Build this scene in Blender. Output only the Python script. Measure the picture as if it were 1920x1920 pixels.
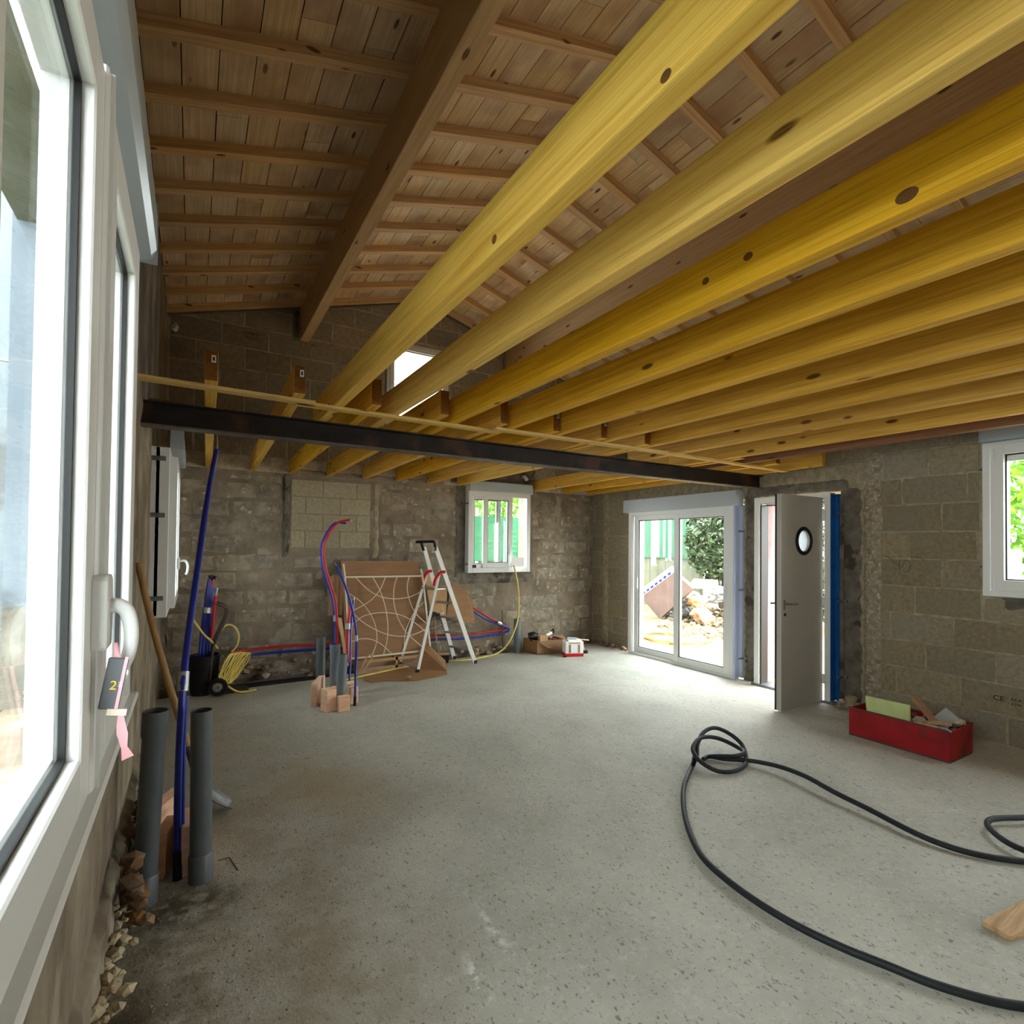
import bpy, bmesh, math, random
from mathutils import Vector, Matrix
random.seed(7)
EXPO, SKY, SUN = 4.2, 1.0, 1.0
RX0, RXW = 2.2, .95
for o in list(bpy.data.objects): bpy.data.objects.remove(o, do_unlink=True)
SC = bpy.context.scene; COL = SC.collection
# ---------------------------------------------------------------- camera
H = 1.6
YAW, PIT, ROL, FPX, CY = .5404, .0168, .0107, 998.9, 1005.64
fwd = Vector((math.sin(YAW)*math.cos(PIT), math.cos(YAW)*math.cos(PIT), math.sin(PIT)))
r0 = Vector((math.cos(YAW), -math.sin(YAW), 0)); u0 = r0.cross(fwd)
rt = math.cos(ROL)*r0 + math.sin(ROL)*u0; up = -math.sin(ROL)*r0 + math.cos(ROL)*u0
cam = bpy.data.cameras.new('camera'); co = bpy.data.objects.new('camera', cam); COL.objects.link(co)
co.matrix_world = Matrix(((rt.x, up.x, -fwd.x, 0), (rt.y, up.y, -fwd.y, 0), (rt.z, up.z, -fwd.z, H), (0, 0, 0, 1)))
cam.sensor_width = 36; cam.sensor_fit = 'HORIZONTAL'; cam.lens = FPX/1920*36; cam.shift_y = (CY-960)/1920
cam.clip_start = .02; cam.clip_end = 200
SC.camera = co
# ---------------------------------------------------------------- world, sun, exposure
SC.view_settings.view_transform = 'Standard'; SC.view_settings.look = 'None'
SC.view_settings.exposure = EXPO; SC.view_settings.gamma = 1; SC.view_settings.use_curve_mapping = False
w = bpy.data.worlds.new('sky'); SC.world = w; w.use_nodes = True
nt = w.node_tree; nt.nodes.clear()
wo = nt.nodes.new('ShaderNodeOutputWorld'); bg = nt.nodes.new('ShaderNodeBackground')
bg.inputs['Color'].default_value = (.93, .96, .97, 1); bg.inputs['Strength'].default_value = SKY
nt.links.new(bg.outputs[0], wo.inputs[0])
sl = bpy.data.lights.new('sun', 'SUN'); sl.energy = SUN; sl.angle = math.radians(3); sl.color = (1, .96, .88)
so = bpy.data.objects.new('sun', sl); COL.objects.link(so)
so.rotation_euler = Vector((.25, -1, 1.7)).to_track_quat('Z', 'Y').to_euler()
def portal(loc, rot, sx, sy):
    l = bpy.data.lights.new('daylight_portal', 'AREA'); l.shape = 'RECTANGLE'; l.size = sx; l.size_y = sy; l.energy = 1
    l.cycles.is_portal = True
    o = bpy.data.objects.new('daylight_portal', l); COL.objects.link(o); o.location = loc; o.rotation_euler = rot
R90 = math.pi/2
portal((-.46, .95, 1.8), (0, -R90, 0), 1.5, 2.3); portal((-.46, 5.5, 1.7), (0, -R90, 0), 1.4, 1.3)
portal((6.1, 5.08, 1.05), (0, R90, 0), 2.2, 1.9); portal((6.1, 3.46, 1.05), (0, R90, 0), 2.2, .95)
portal((6.1, 1.2, 1.85), (0, R90, 0), 1.4, 1.3); portal((3.94, 7.35, 1.8), (-R90, 0, 0), 1.1, 1.3)
portal((2.75, 7.35, 3.95), (-R90, 0, 0), 1.0, .8); portal((6.1, -1.8, 1.15), (0, R90, 0), 2.3, 1.4)
# ---------------------------------------------------------------- helpers
def lin(c):
    return tuple((v/255/12.92 if v/255 <= .04045 else ((v/255+.055)/1.055)**2.4) for v in c) + (1,)
def mixrgb(nt, blend='MIX'):
    n = nt.nodes.new('ShaderNodeMix'); n.data_type = 'RGBA'; n.blend_type = blend; return n
MATS = {}
def mat(name, c1, c2=None, sc=(6, 6, 6), rough=.85, bump=.0, bsc=60, rand=0., metal=0., detail=6, c3=None, sc3=2., lo=.35, hi=.65, spec=.35, t3=.55, w3=.08):
    m = bpy.data.materials.new(name); m.use_nodes = True; nt = m.node_tree; N = nt.nodes; L = nt.links
    b = N['Principled BSDF']; b.inputs['Roughness'].default_value = rough; b.inputs['Metallic'].default_value = metal
    b.inputs['Specular IOR Level'].default_value = spec
    tc = N.new('ShaderNodeTexCoord'); oi = N.new('ShaderNodeObjectInfo')
    add = N.new('ShaderNodeVectorMath'); add.operation = 'MULTIPLY_ADD'
    cx = N.new('ShaderNodeCombineXYZ'); 
    for i in range(3): L.new(oi.outputs['Random'], cx.inputs[i])
    L.new(cx.outputs[0], add.inputs[0]); add.inputs[1].default_value = (37, 53, 71) if rand else (0, 0, 0)
    L.new(tc.outputs['Object'], add.inputs[2])
    mp = N.new('ShaderNodeMapping'); mp.inputs['Scale'].default_value = sc; L.new(add.outputs[0], mp.inputs[0])
    out = None
    if c2:
        n = N.new('ShaderNodeTexNoise'); n.inputs['Scale'].default_value = 1; n.inputs['Detail'].default_value = detail; n.inputs['Roughness'].default_value = .62
        L.new(mp.outputs[0], n.inputs['Vector'])
        mr = N.new('ShaderNodeMapRange'); mr.inputs[1].default_value = lo; mr.inputs[2].default_value = hi; L.new(n.outputs[0], mr.inputs[0])
        mx = mixrgb(nt); mx.inputs['A'].default_value = lin(c1); mx.inputs['B'].default_value = lin(c2); L.new(mr.outputs[0], mx.inputs['Factor']); out = mx.outputs['Result']
    else:
        rg = N.new('ShaderNodeRGB'); rg.outputs[0].default_value = lin(c1); out = rg.outputs[0]
    if c3:
        n3 = N.new('ShaderNodeTexNoise'); n3.inputs['Scale'].default_value = sc3; n3.inputs['Detail'].default_value = 5; L.new(add.outputs[0], n3.inputs['Vector'])
        m3 = N.new('ShaderNodeMapRange'); m3.inputs[1].default_value = t3; m3.inputs[2].default_value = t3+w3; L.new(n3.outputs[0], m3.inputs[0])
        mx3 = mixrgb(nt); L.new(out, mx3.inputs['A']); mx3.inputs['B'].default_value = lin(c3); L.new(m3.outputs[0], mx3.inputs['Factor']); out = mx3.outputs['Result']
    if rand:
        hs = N.new('ShaderNodeHueSaturation'); L.new(out, hs.inputs['Color'])
        r = N.new('ShaderNodeMapRange'); r.inputs[3].default_value = 1-rand; r.inputs[4].default_value = 1+rand; L.new(oi.outputs['Random'], r.inputs[0]); L.new(r.outputs[0], hs.inputs['Value'])
        mm = N.new('ShaderNodeMath'); mm.operation = 'MULTIPLY'; mm.inputs[1].default_value = 7.31; L.new(oi.outputs['Random'], mm.inputs[0])
        fr = N.new('ShaderNodeMath'); fr.operation = 'FRACT'; L.new(mm.outputs[0], fr.inputs[0])
        r2 = N.new('ShaderNodeMapRange'); r2.inputs[3].default_value = 1-rand*.9; r2.inputs[4].default_value = 1+rand*.9; L.new(fr.outputs[0], r2.inputs[0]); L.new(r2.outputs[0], hs.inputs['Saturation'])
        out = hs.outputs[0]
    L.new(out, b.inputs['Base Color'])
    if bump:
        nb = N.new('ShaderNodeTexNoise'); nb.inputs['Scale'].default_value = bsc; nb.inputs['Detail'].default_value = 4; L.new(tc.outputs['Object'], nb.inputs['Vector'])
        bp = N.new('ShaderNodeBump'); bp.inputs['Strength'].default_value = bump; bp.inputs['Distance'].default_value = .01; L.new(nb.outputs[0], bp.inputs['Height']); L.new(bp.outputs[0], b.inputs['Normal'])
    MATS[name] = m; return m
def wood(name, light, dark, axis='y', rand=.1, knots=True, streak=1.0, rough=.7, stain=None, kn=None, tilt=0):
    """grain runs along the given object axis, knots where a stretched voronoi cell centre is near"""
    s = {'x': (1.3, 48, 48), 'y': (48, 1.3, 48), 'z': (48, 48, 1.3)}[axis]
    m = mat(name, light, dark, sc=tuple(v*streak for v in s), rough=rough, rand=rand, detail=4, lo=.38, hi=.72, spec=.3)
    nt = m.node_tree; N = nt.nodes; L = nt.links; b = N['Principled BSDF']
    [n for n in N if n.type == 'MAPPING'][0].vector_type = 'POINT'
    if tilt:
        rm = N.new('ShaderNodeMapping'); rm.inputs['Rotation'].default_value = (0, tilt, 0); m0 = [n for n in N if n.type == 'MAPPING'][0]; L.new(m0.inputs['Vector'].links[0].from_socket, rm.inputs['Vector']); L.new(rm.outputs[0], m0.inputs['Vector'])
    src = b.inputs['Base Color'].links[0].from_socket; tc = [n for n in N if n.type == 'TEX_COORD'][0]; add = [n for n in N if n.type == 'VECT_MATH'][0]
    if knots:
        mp = N.new('ShaderNodeMapping'); k = {'x': (2.6, 8, 8), 'y': (8, 2.6, 8), 'z': (8, 8, 2.6)}[axis]; mp.inputs['Scale'].default_value = k; L.new(add.outputs[0], mp.inputs[0])
        v = N.new('ShaderNodeTexVoronoi'); v.inputs['Scale'].default_value = 1; L.new(mp.outputs[0], v.inputs['Vector'])
        mr = N.new('ShaderNodeMapRange'); mr.inputs[1].default_value = .13; mr.inputs[2].default_value = .08; L.new(v.outputs['Distance'], mr.inputs[0])
        mx = mixrgb(nt); L.new(mr.outputs[0], mx.inputs['Factor']); L.new(src, mx.inputs['A']); mx.inputs['B'].default_value = lin(kn or (105, 70, 38)); src = mx.outputs['Result']
    mf = N.new('ShaderNodeMapping'); mf.inputs['Scale'].default_value = {'x': (3, 190, 190), 'y': (190, 3, 190), 'z': (190, 190, 3)}[axis]; L.new([n for n in N if n.type == 'MAPPING'][0].inputs['Vector'].links[0].from_socket, mf.inputs[0])
    nf = N.new('ShaderNodeTexNoise'); nf.inputs['Scale'].default_value = 1; nf.inputs['Detail'].default_value = 2; L.new(mf.outputs[0], nf.inputs['Vector'])
    rf = N.new('ShaderNodeMapRange'); rf.inputs[1].default_value = .5; rf.inputs[2].default_value = .7; rf.inputs[4].default_value = .55; L.new(nf.outputs[0], rf.inputs[0])
    xf = mixrgb(nt); L.new(rf.outputs[0], xf.inputs['Factor']); L.new(src, xf.inputs['A']); xf.inputs['B'].default_value = tuple(.78*v for v in lin(dark)[:3])+(1,); src = xf.outputs['Result']
    if stain:
        n = N.new('ShaderNodeTexNoise'); n.inputs['Scale'].default_value = 2.2; n.inputs['Detail'].default_value = 3; L.new(add.outputs[0], n.inputs['Vector'])
        mr = N.new('ShaderNodeMapRange'); mr.inputs[1].default_value = .45; mr.inputs[2].default_value = .7; L.new(n.outputs[0], mr.inputs[0])
        mx = mixrgb(nt); L.new(mr.outputs[0], mx.inputs['Factor']); L.new(src, mx.inputs['A']); mx.inputs['B'].default_value = lin(stain); src = mx.outputs['Result']
    L.new(src, b.inputs['Base Color'])
    return m
class MB:
    def __init__(s): s.v = []; s.f = []; s.mi = []; s.cur = 0
    def face(s, pts):
        i = len(s.v); s.v += [tuple(p) for p in pts]; s.f.append(list(range(i, i+len(pts)))); s.mi.append(s.cur)
    def hexa(s, c):
        i = len(s.v); s.v += [tuple(p) for p in c]
        for q in ((0, 3, 2, 1), (4, 5, 6, 7), (0, 1, 5, 4), (1, 2, 6, 5), (2, 3, 7, 6), (3, 0, 4, 7)):
            s.f.append([i+k for k in q]); s.mi.append(s.cur)
        return s
    def box(s, a, b):
        x0, y0, z0 = (min(a[k], b[k]) for k in range(3)); x1, y1, z1 = (max(a[k], b[k]) for k in range(3))
        return s.hexa([(x0, y0, z0), (x1, y0, z0), (x1, y1, z0), (x0, y1, z0), (x0, y0, z1), (x1, y0, z1), (x1, y1, z1), (x0, y1, z1)])
    def obox(s, c, d, rz=0, rx=0, ry=0):
        R = Matrix.Rotation(rz, 3, 'Z') @ Matrix.Rotation(ry, 3, 'Y') @ Matrix.Rotation(rx, 3, 'X'); c = Vector(c)
        return s.hexa([c + R @ Vector((sx*d[0]/2, sy*d[1]/2, sz*d[2]/2)) for sz in (-1, 1) for sx, sy in ((-1, -1), (1, -1), (1, 1), (-1, 1))])
    def bar(s, p, q, w, h, upv=(0, 0, 1)):
        p = Vector(p); q = Vector(q); d = (q-p).normalized(); sx = d.cross(Vector(upv)).normalized(); uz = sx.cross(d)
        return s.hexa([p-sx*w/2-uz*h/2, p+sx*w/2-uz*h/2, q+sx*w/2-uz*h/2, q-sx*w/2-uz*h/2, p-sx*w/2+uz*h/2, p+sx*w/2+uz*h/2, q+sx*w/2+uz*h/2, q-sx*w/2+uz*h/2])
    def tube(s, pts, r, seg=8, smooth=4, cap=True, rr=None):
        P = [Vector(p) for p in pts]
        if smooth and len(P) > 2:
            Q = []
            for i in range(len(P)-1):
                a = P[max(i-1, 0)]; b = P[i]; c = P[i+1]; d = P[min(i+2, len(P)-1)]
                for k in range(smooth):
                    t = k/smooth; Q.append(.5*((2*b)+(c-a)*t+(2*a-5*b+4*c-d)*t*t+(-a+3*b-3*c+d)*t**3))
            Q.append(P[-1]); P = Q
        n = len(P); base = len(s.v); nrm = None
        for i in range(n):
            t = (P[min(i+1, n-1)]-P[max(i-1, 0)])
            t = t.normalized() if t.length > 1e-9 else Vector((0, 0, 1))
            if nrm is None:
                nrm = t.cross(Vector((0, 0, 1)) if abs(t.z) < .9 else Vector((1, 0, 0))).normalized()
            else:
                nrm = (nrm - t*nrm.dot(t)); nrm = nrm.normalized() if nrm.length > 1e-6 else t.orthogonal().normalized()
            bn = t.cross(nrm); rad = r if rr is None else r+(rr-r)*i/(n-1)
            for k in range(seg):
                a = 2*math.pi*k/seg; s.v.append(tuple(P[i]+(nrm*math.cos(a)+bn*math.sin(a))*rad))
        for i in range(n-1):
            for k in range(seg):
                a = base+i*seg+k; b = base+i*seg+(k+1) % seg; s.f.append([a, b, b+seg, a+seg]); s.mi.append(s.cur)
        if cap:
            s.f.append([base+k for k in range(seg)][::-1]); s.mi.append(s.cur)
            s.f.append([base+(n-1)*seg+k for k in range(seg)]); s.mi.append(s.cur)
        return s
    def prism(s, poly, axis, a, b):
        """poly in the two other axes, extruded along axis from a to b"""
        def P(u, v, w): return {'x': (w, u, v), 'y': (u, w, v), 'z': (u, v, w)}[axis]
        n = len(poly); i = len(s.v); s.v += [P(u, v, a) for u, v in poly] + [P(u, v, b) for u, v in poly]
        s.f.append([i+k for k in range(n)][::-1]); s.f.append([i+n+k for k in range(n)]); s.mi += [s.cur]*2
        for k in range(n): s.f.append([i+k, i+(k+1) % n, i+n+(k+1) % n, i+n+k]); s.mi.append(s.cur)
        return s
    def lathe(s, c, prof, seg=20, axis=(0, 0, 1)):
        q = Vector((0, 0, 1)).rotation_difference(Vector(axis)); c = Vector(c); i = len(s.v)
        for r, z in prof:
            for k in range(seg):
                a = 2*math.pi*k/seg; s.v.append(tuple(c+q @ Vector((r*math.cos(a), r*math.sin(a), z))))
        for j in range(len(prof)-1):
            for k in range(seg):
                a = i+j*seg+k; b = i+j*seg+(k+1) % seg; s.f.append([a, b, b+seg, a+seg]); s.mi.append(s.cur)
        return s
    def stone(s, c, r, flat=.7):
        c = Vector(c); i = len(s.v); t = (1+5**.5)/2; R = Matrix.Rotation(random.random()*6, 3, 'Z') @ Matrix.Rotation(random.random()*6, 3, 'X')
        for p in ((-1, t, 0), (1, t, 0), (-1, -t, 0), (1, -t, 0), (0, -1, t), (0, 1, t), (0, -1, -t), (0, 1, -t), (t, 0, -1), (t, 0, 1), (-t, 0, -1), (-t, 0, 1)):
            v = R @ Vector(p).normalized()*r*random.uniform(.65, 1.15); v.z *= flat; s.v.append(tuple(c+v))
        for f in ((0, 11, 5), (0, 5, 1), (0, 1, 7), (0, 7, 10), (0, 10, 11), (1, 5, 9), (5, 11, 4), (11, 10, 2), (10, 7, 6), (7, 1, 8), (3, 9, 4), (3, 4, 2), (3, 2, 6), (3, 6, 8), (3, 8, 9), (4, 9, 5), (2, 4, 11), (6, 2, 10), (8, 6, 7), (9, 8, 1)):
            s.f.append([i+k for k in f]); s.mi.append(s.cur)
        return s
    def build(s, name, m, parent=None, label=None, cat=None, group=None, kind=None, smooth=False, bevel=0, solid=0, recalc=True):
        ms = m if isinstance(m, (list, tuple)) else [m]
        if parent is None:
            xs = [v[0] for v in s.v]; ys = [v[1] for v in s.v]; zs = [v[2] for v in s.v]
            org = Vector(((min(xs)+max(xs))/2, (min(ys)+max(ys))/2, min(zs)))
        else: org = Vector(parent['_o'])
        me = bpy.data.meshes.new(name); me.from_pydata([tuple(Vector(v)-org) for v in s.v], [], s.f)
        for q in ms: me.materials.append(q)
        for p, k in zip(me.polygons, s.mi): p.material_index = k; p.use_smooth = smooth
        if recalc:
            bm = bmesh.new(); bm.from_mesh(me); bmesh.ops.recalc_face_normals(bm, faces=bm.faces); bm.to_mesh(me); bm.free()
        if not recalc:
            bm = bmesh.new(); bm.from_mesh(me); bmesh.ops.remove_doubles(bm, verts=bm.verts, dist=1e-5); bm.to_mesh(me); bm.free()
        o = bpy.data.objects.new(name, me); COL.objects.link(o); o['_o'] = tuple(org)
        if parent is None: o.location = org
        else: o.parent = parent
        if label: o['label'] = label
        if cat: o['category'] = cat
        if group: o['group'] = group
        if kind: o['kind'] = kind
        if bevel:
            b = o.modifiers.new('bevel', 'BEVEL'); b.width = bevel; b.segments = 2 if bevel > .004 else 1; b.limit_method = 'ANGLE'
        if solid:
            b = o.modifiers.new('solid', 'SOLIDIFY'); b.thickness = solid
        if smooth and hasattr(me, 'set_sharp_from_angle'): me.set_sharp_from_angle(angle=math.radians(40))
        return o
def thing(name, loc, label=None, cat=None, group=None, kind=None):
    o = bpy.data.objects.new(name, None); COL.objects.link(o); o.location = loc; o['_o'] = tuple(loc); o.empty_display_size = .1
    if label: o['label'] = label
    if cat: o['category'] = cat
    if group: o['group'] = group
    if kind: o['kind'] = kind
    return o
def text(s, size, mtx, m, name, parent, ext=.0006):
    c = bpy.data.curves.new(name, 'FONT'); c.body = s; c.size = size; c.extrude = ext
    t = bpy.data.objects.new(name, c); COL.objects.link(t)
    bpy.context.view_layer.update()
    me = bpy.data.meshes.new_from_object(t.evaluated_get(bpy.context.evaluated_depsgraph_get())); bpy.data.objects.remove(t)
    me.transform(Matrix.Translation(-Vector(parent['_o'])) @ mtx); me.materials.clear(); me.materials.append(m)
    o = bpy.data.objects.new(name, me); COL.objects.link(o); o.parent = parent; o['_o'] = parent['_o']; return o
def wall_body(P, u0, u1, z0, topf, holes, thick, breaks=()):
    """P(u, z, d) -> world; holes (u0,u1,z0,z1); sloped top"""
    mb = MB(); us = sorted(set([u0, u1] + [h[0] for h in holes] + [h[1] for h in holes] + list(breaks))); us = [u for u in us if u0 <= u <= u1]
    for a, b in zip(us[:-1], us[1:]):
        hz = sorted([(h[2], h[3]) for h in holes if h[0] <= a+1e-6 and h[1] >= b-1e-6]); z = z0
        for (h0, h1) in hz + [(None, None)]:
            ta, tb = (h0, h0) if h0 is not None else (topf(a), topf(b))
            if ta > z+1e-4:
                mb.hexa([P(a, z, 0), P(b, z, 0), P(b, z, -thick), P(a, z, -thick), P(a, ta, 0), P(b, tb, 0), P(b, tb, -thick), P(a, ta, -thick)])
            if h0 is not None: z = h1
    return mb
def block_rects(u0, u1, z0, z1, ul, zl, holes, off=0., shift=.5, topf=None, var=0.):
    out = []; r = 0; z = z0
    while z < z1-.03:
        u = u0-ul+((off+r*shift) % 1)*ul
        while u < u1:
            l = ul*(1+random.uniform(-var, var)); a, b, c, d = max(u, u0), min(u+l, u1), z, min(z+zl, z1); u += l
            rs = [(a, b, c, d)]
            for h in holes:
                n = []
                for (a, b, c, d) in rs:
                    if b <= h[0] or a >= h[1] or d <= h[2] or c >= h[3]: n.append((a, b, c, d)); continue
                    if a < h[0]: n.append((a, h[0], c, d))
                    if b > h[1]: n.append((h[1], b, c, d))
                    if c < h[2]: n.append((max(a, h[0]), min(b, h[1]), c, h[2]))
                    if d > h[3]: n.append((max(a, h[0]), min(b, h[1]), h[3], d))
                rs = n
            out += [q for q in rs if q[1]-q[0] > .045 and q[3]-q[2] > .045]
        z += zl; r += 1
    return out
def block(P, rect, gap, jit, proud, m, parent, topf=None, ragged=0, name='block'):
    a, b, c, d = rect; a += gap; b -= gap; c += gap; d -= gap
    if topf:
        if c > min(topf(a), topf(b))-.05 and c > max(topf(a), topf(b))-.05: return None
    n = 3 if ragged else 2
    pts = []
    for (p, q) in (((a, c), (b, c)), ((b, c), (b, d)), ((b, d), (a, d)), ((a, d), (a, c))):
        for k in range(n): t = k/n; pts.append((p[0]+(q[0]-p[0])*t, p[1]+(q[1]-p[1])*t))
    j = ragged or jit; pts = [(u+random.uniform(-j, j), z+random.uniform(-j, j)) for u, z in pts]
    if topf: pts = [(u, min(z, topf(u)-.004)) for u, z in pts]
    mu = sum(p[0] for p in pts)/len(pts); mz = sum(p[1] for p in pts)/len(pts); w = min(b-a, d-c); ch = min(.006, w*.1)
    mb = MB(); N = len(pts); pr = proud+random.uniform(-.0015, .0015)
    mb.v += [P(u, z, -.01) for u, z in pts]+[P(u, z, pr-ch*.6) for u, z in pts]+[P(mu+(u-mu)*(1-2*ch/(b-a)), mz+(z-mz)*(1-2*ch/(d-c)), pr) for u, z in pts]
    for k in range(N):
        k2 = (k+1) % N; mb.f += [[k, k2, N+k2, N+k], [N+k, N+k2, 2*N+k2, 2*N+k]]
    mb.f += [list(range(2*N, 3*N)), list(range(N))[::-1]]; mb.mi = [0]*len(mb.f)
    return mb.build(name, m, parent)
# ---------------------------------------------------------------- materials
W_OLD = mat('old_block', (158, 148, 130), (118, 108, 92), sc=(9, 9, 9), rand=.16, bump=.6, bsc=45, c3=(190, 182, 168), sc3=14, t3=.62)
W_MORT = mat('old_mortar', (146, 132, 113), (112, 100, 84), sc=(3, 3, 3), bump=.9, bsc=30, c3=(150, 141, 126), sc3=5, t3=.6, w3=.04)
W_NEW = mat('new_block', (152, 140, 116), (126, 115, 94), sc=(30, 30, 30), rand=.15, bump=.5, bsc=140, c3=(134, 129, 113), sc3=2.5, t3=.45, w3=.4)
W_GAB = mat('gable_block', (160, 146, 126), (134, 121, 103), sc=(22, 22, 22), rand=.12, bump=.5, bsc=120)
W_JOINT = mat('pale_joint', (170, 159, 134), (136, 125, 102), sc=(14, 14, 14), bump=.7, bsc=60)
W_GJ = mat('gable_joint', (196, 182, 160), (158, 144, 124), sc=(10, 10, 10), bump=.7, bsc=60)
W_LEFT = mat('left_render', (150, 137, 116), (104, 90, 74), sc=(3, 3, 1.2), bump=.9, bsc=22, c3=(168, 156, 136), sc3=3, t3=.5, w3=.2, detail=9)
W_CEM = mat('fresh_cement', (122, 116, 104), (88, 82, 72), sc=(7, 7, 7), bump=.8, bsc=25, c3=(70, 62, 52), sc3=4, t3=.6, w3=.04)
W_COL = mat('broken_concrete', (166, 155, 134), (126, 114, 95), sc=(18, 18, 18), bump=1., bsc=60, c3=(190, 181, 164), sc3=38, t3=.56, w3=.1)
FLOORM = mat('floor_concrete', (186, 184, 172), (160, 158, 146), sc=(1.6, 1.6, 1.6), rough=.72, bump=.35, bsc=90, detail=9, lo=.3, hi=.7, spec=.4)
nt = FLOORM.node_tree; N = nt.nodes; L = nt.links; b = N['Principled BSDF']; src = b.inputs['Base Color'].links[0].from_socket; tc = [n for n in N if n.type == 'TEX_COORD'][0]
def blot(src, col, scale, lo, hi, fac=1., msc=(1, 1, 1), off=(0, 0, 0), region=None, det=6):
    mp = N.new('ShaderNodeMapping'); mp.inputs['Scale'].default_value = msc; mp.inputs['Location'].default_value = off; L.new(tc.outputs['Object'], mp.inputs[0])
    n = N.new('ShaderNodeTexNoise'); n.inputs['Scale'].default_value = scale; n.inputs['Detail'].default_value = det; n.inputs['Roughness'].default_value = .65; L.new(mp.outputs[0], n.inputs['Vector'])
    r = N.new('ShaderNodeMapRange'); r.inputs[1].default_value = lo; r.inputs[2].default_value = hi; r.inputs[4].default_value = fac; L.new(n.outputs[0], r.inputs[0]); f = r.outputs[0]
    if region:
        cx, cy, rx, ry, rot, soft = region; cx -= 2.75; cy -= 2.15
        m2 = N.new('ShaderNodeMapping'); m2.vector_type = 'TEXTURE'; m2.inputs['Location'].default_value = (cx, cy, 0); m2.inputs['Rotation'].default_value = (0, 0, rot); m2.inputs['Scale'].default_value = (rx, ry, 1000); L.new(tc.outputs['Object'], m2.inputs[0])
        g = N.new('ShaderNodeVectorMath'); g.operation = 'LENGTH'; L.new(m2.outputs[0], g.inputs[0])
        q = N.new('ShaderNodeMapRange'); q.inputs[1].default_value = 1; q.inputs[2].default_value = 1-soft; L.new(g.outputs['Value'], q.inputs[0])
        mu = N.new('ShaderNodeMath'); mu.operation = 'MULTIPLY'; L.new(f, mu.inputs[0]); L.new(q.outputs[0], mu.inputs[1]); f = mu.outputs[0]
    mx = mixrgb(nt); L.new(f, mx.inputs['Factor']); L.new(src, mx.inputs['A']); mx.inputs['B'].default_value = lin(col); return mx.outputs['Result']
src = blot(src, (210, 209, 200), 34, .52, .75, .45)
src = blot(src, (108, 107, 98), 60, .60, .66, .8, det=4, msc=(1, .55, 1))
src = blot(src, (84, 80, 72), 85, .64, .70, .8, det=3)
src = blot(src, (160, 138, 104), 1.1, .45, .62, .55, region=(.85, 3.7, .55, .9, 0, .7))
src = blot(src, (140, 122, 94), 1.6, .42, .6, .6, region=(.35, 2.4, .7, 1.8, .1, .8))
src = blot(src, (98, 84, 62), 9, .4, .62, .9, region=(-.12, 1.6, .42, 1.9, 0, .7))
src = blot(src, (70, 56, 38), 5, .35, .55, .95, region=(-.22, 1.75, .3, 1.0, 0, .6))
src = blot(src, (70, 60, 44), 12, .38, .55, .9, region=(.0, 2.75, .3, .22, 0, .7))
src = blot(src, (228, 228, 222), 16, .46, .56, .9, region=(.93, 1.76, .045, .16, -.12, .8))
src = blot(src, (215, 216, 210), 18, .48, .6, .8, region=(1.1, 1.95, .03, .35, -.02, .8))
src = blot(src, (120, 106, 82), 6, .4, .6, .7, region=(5.6, 2.5, .35, .9, 0, .6))
L.new(src, b.inputs['Base Color'])
PINE, PINE2 = [wood('roof_pine_'+k, (222, 184, 136), (190, 148, 102), 'x', rand=.08, tilt=tt) for k, tt in (('left', .2795), ('right', -.2795))]
BOARD = wood('roof_board_y', (228, 202, 162), (202, 170, 128), 'y', rand=.16, stain=(176, 140, 110), kn=(90, 58, 36))
GLULAM = wood('glulam_y', (216, 180, 132), (194, 156, 110), 'y', rand=.04)
YEL = wood('treated_yellow_y', (222, 174, 62), (190, 138, 32), 'y', rand=.07, kn=(92, 58, 18))
YEL2 = wood('treated_yellow_pale', (230, 192, 94), (202, 154, 56), 'y', rand=.05, kn=(96, 64, 20))
BATT = wood('batten_x', (214, 184, 112), (186, 148, 74), 'x', rand=.05)
ENDG = mat('end_grain_brown', (138, 84, 26), (108, 62, 18), sc=(20, 20, 60), rough=.8)
PURP = wood('brown_joist', (140, 100, 72), (112, 76, 52), 'y', rand=.03)
STEEL = mat('rolled_steel', (44, 36, 32), (28, 24, 23), sc=(5, 9, 9), rough=.55, metal=.3, c3=(70, 46, 34), sc3=3, t3=.55)
STEELB = mat('steel_edge', (112, 104, 100), (84, 76, 72), sc=(8, 8, 8), rough=.5, metal=.3)
PVC = mat('white_pvc', (226, 228, 226), rough=.3, spec=.5)
ALU = mat('white_lacquered_alu', (216, 218, 216), rough=.35, spec=.5)
GREYALU = mat('grey_shutter_box', (170, 180, 186), rough=.32, spec=.5)
GREYD = mat('grey_door', (176, 172, 164), (170, 166, 158), sc=(3, 3, 3), rough=.45)
GASK = mat('black_gasket', (7, 7, 8), rough=.5)
BLUEF = mat('blue_film', (10, 92, 168), (8, 74, 140), sc=(4, 4, 9), rough=.4)
LAV = mat('lavender_side', (176, 186, 214), rough=.4)
GALV = mat('galvanised', (150, 152, 156), (112, 114, 118), sc=(20, 20, 20), rough=.35, metal=.7)
DPVC = mat('grey_drain_pvc', (84, 90, 92), (74, 80, 82), sc=(6, 6, 6), rough=.42, spec=.5)
DPVC2 = mat('light_grey_pvc', (112, 122, 128), (100, 110, 116), sc=(6, 6, 6), rough=.4, spec=.5)
BLUEP = mat('blue_hose', (22, 44, 158), (16, 34, 132), sc=(9, 9, 9), rough=.3, spec=.6)
REDP = mat('red_hose', (196, 24, 34), (164, 16, 26), sc=(9, 9, 9), rough=.35, spec=.5)
BLACK = mat('black_rubber', (34, 37, 40), (26, 28, 30), sc=(30, 30, 30), rough=.6)
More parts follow.
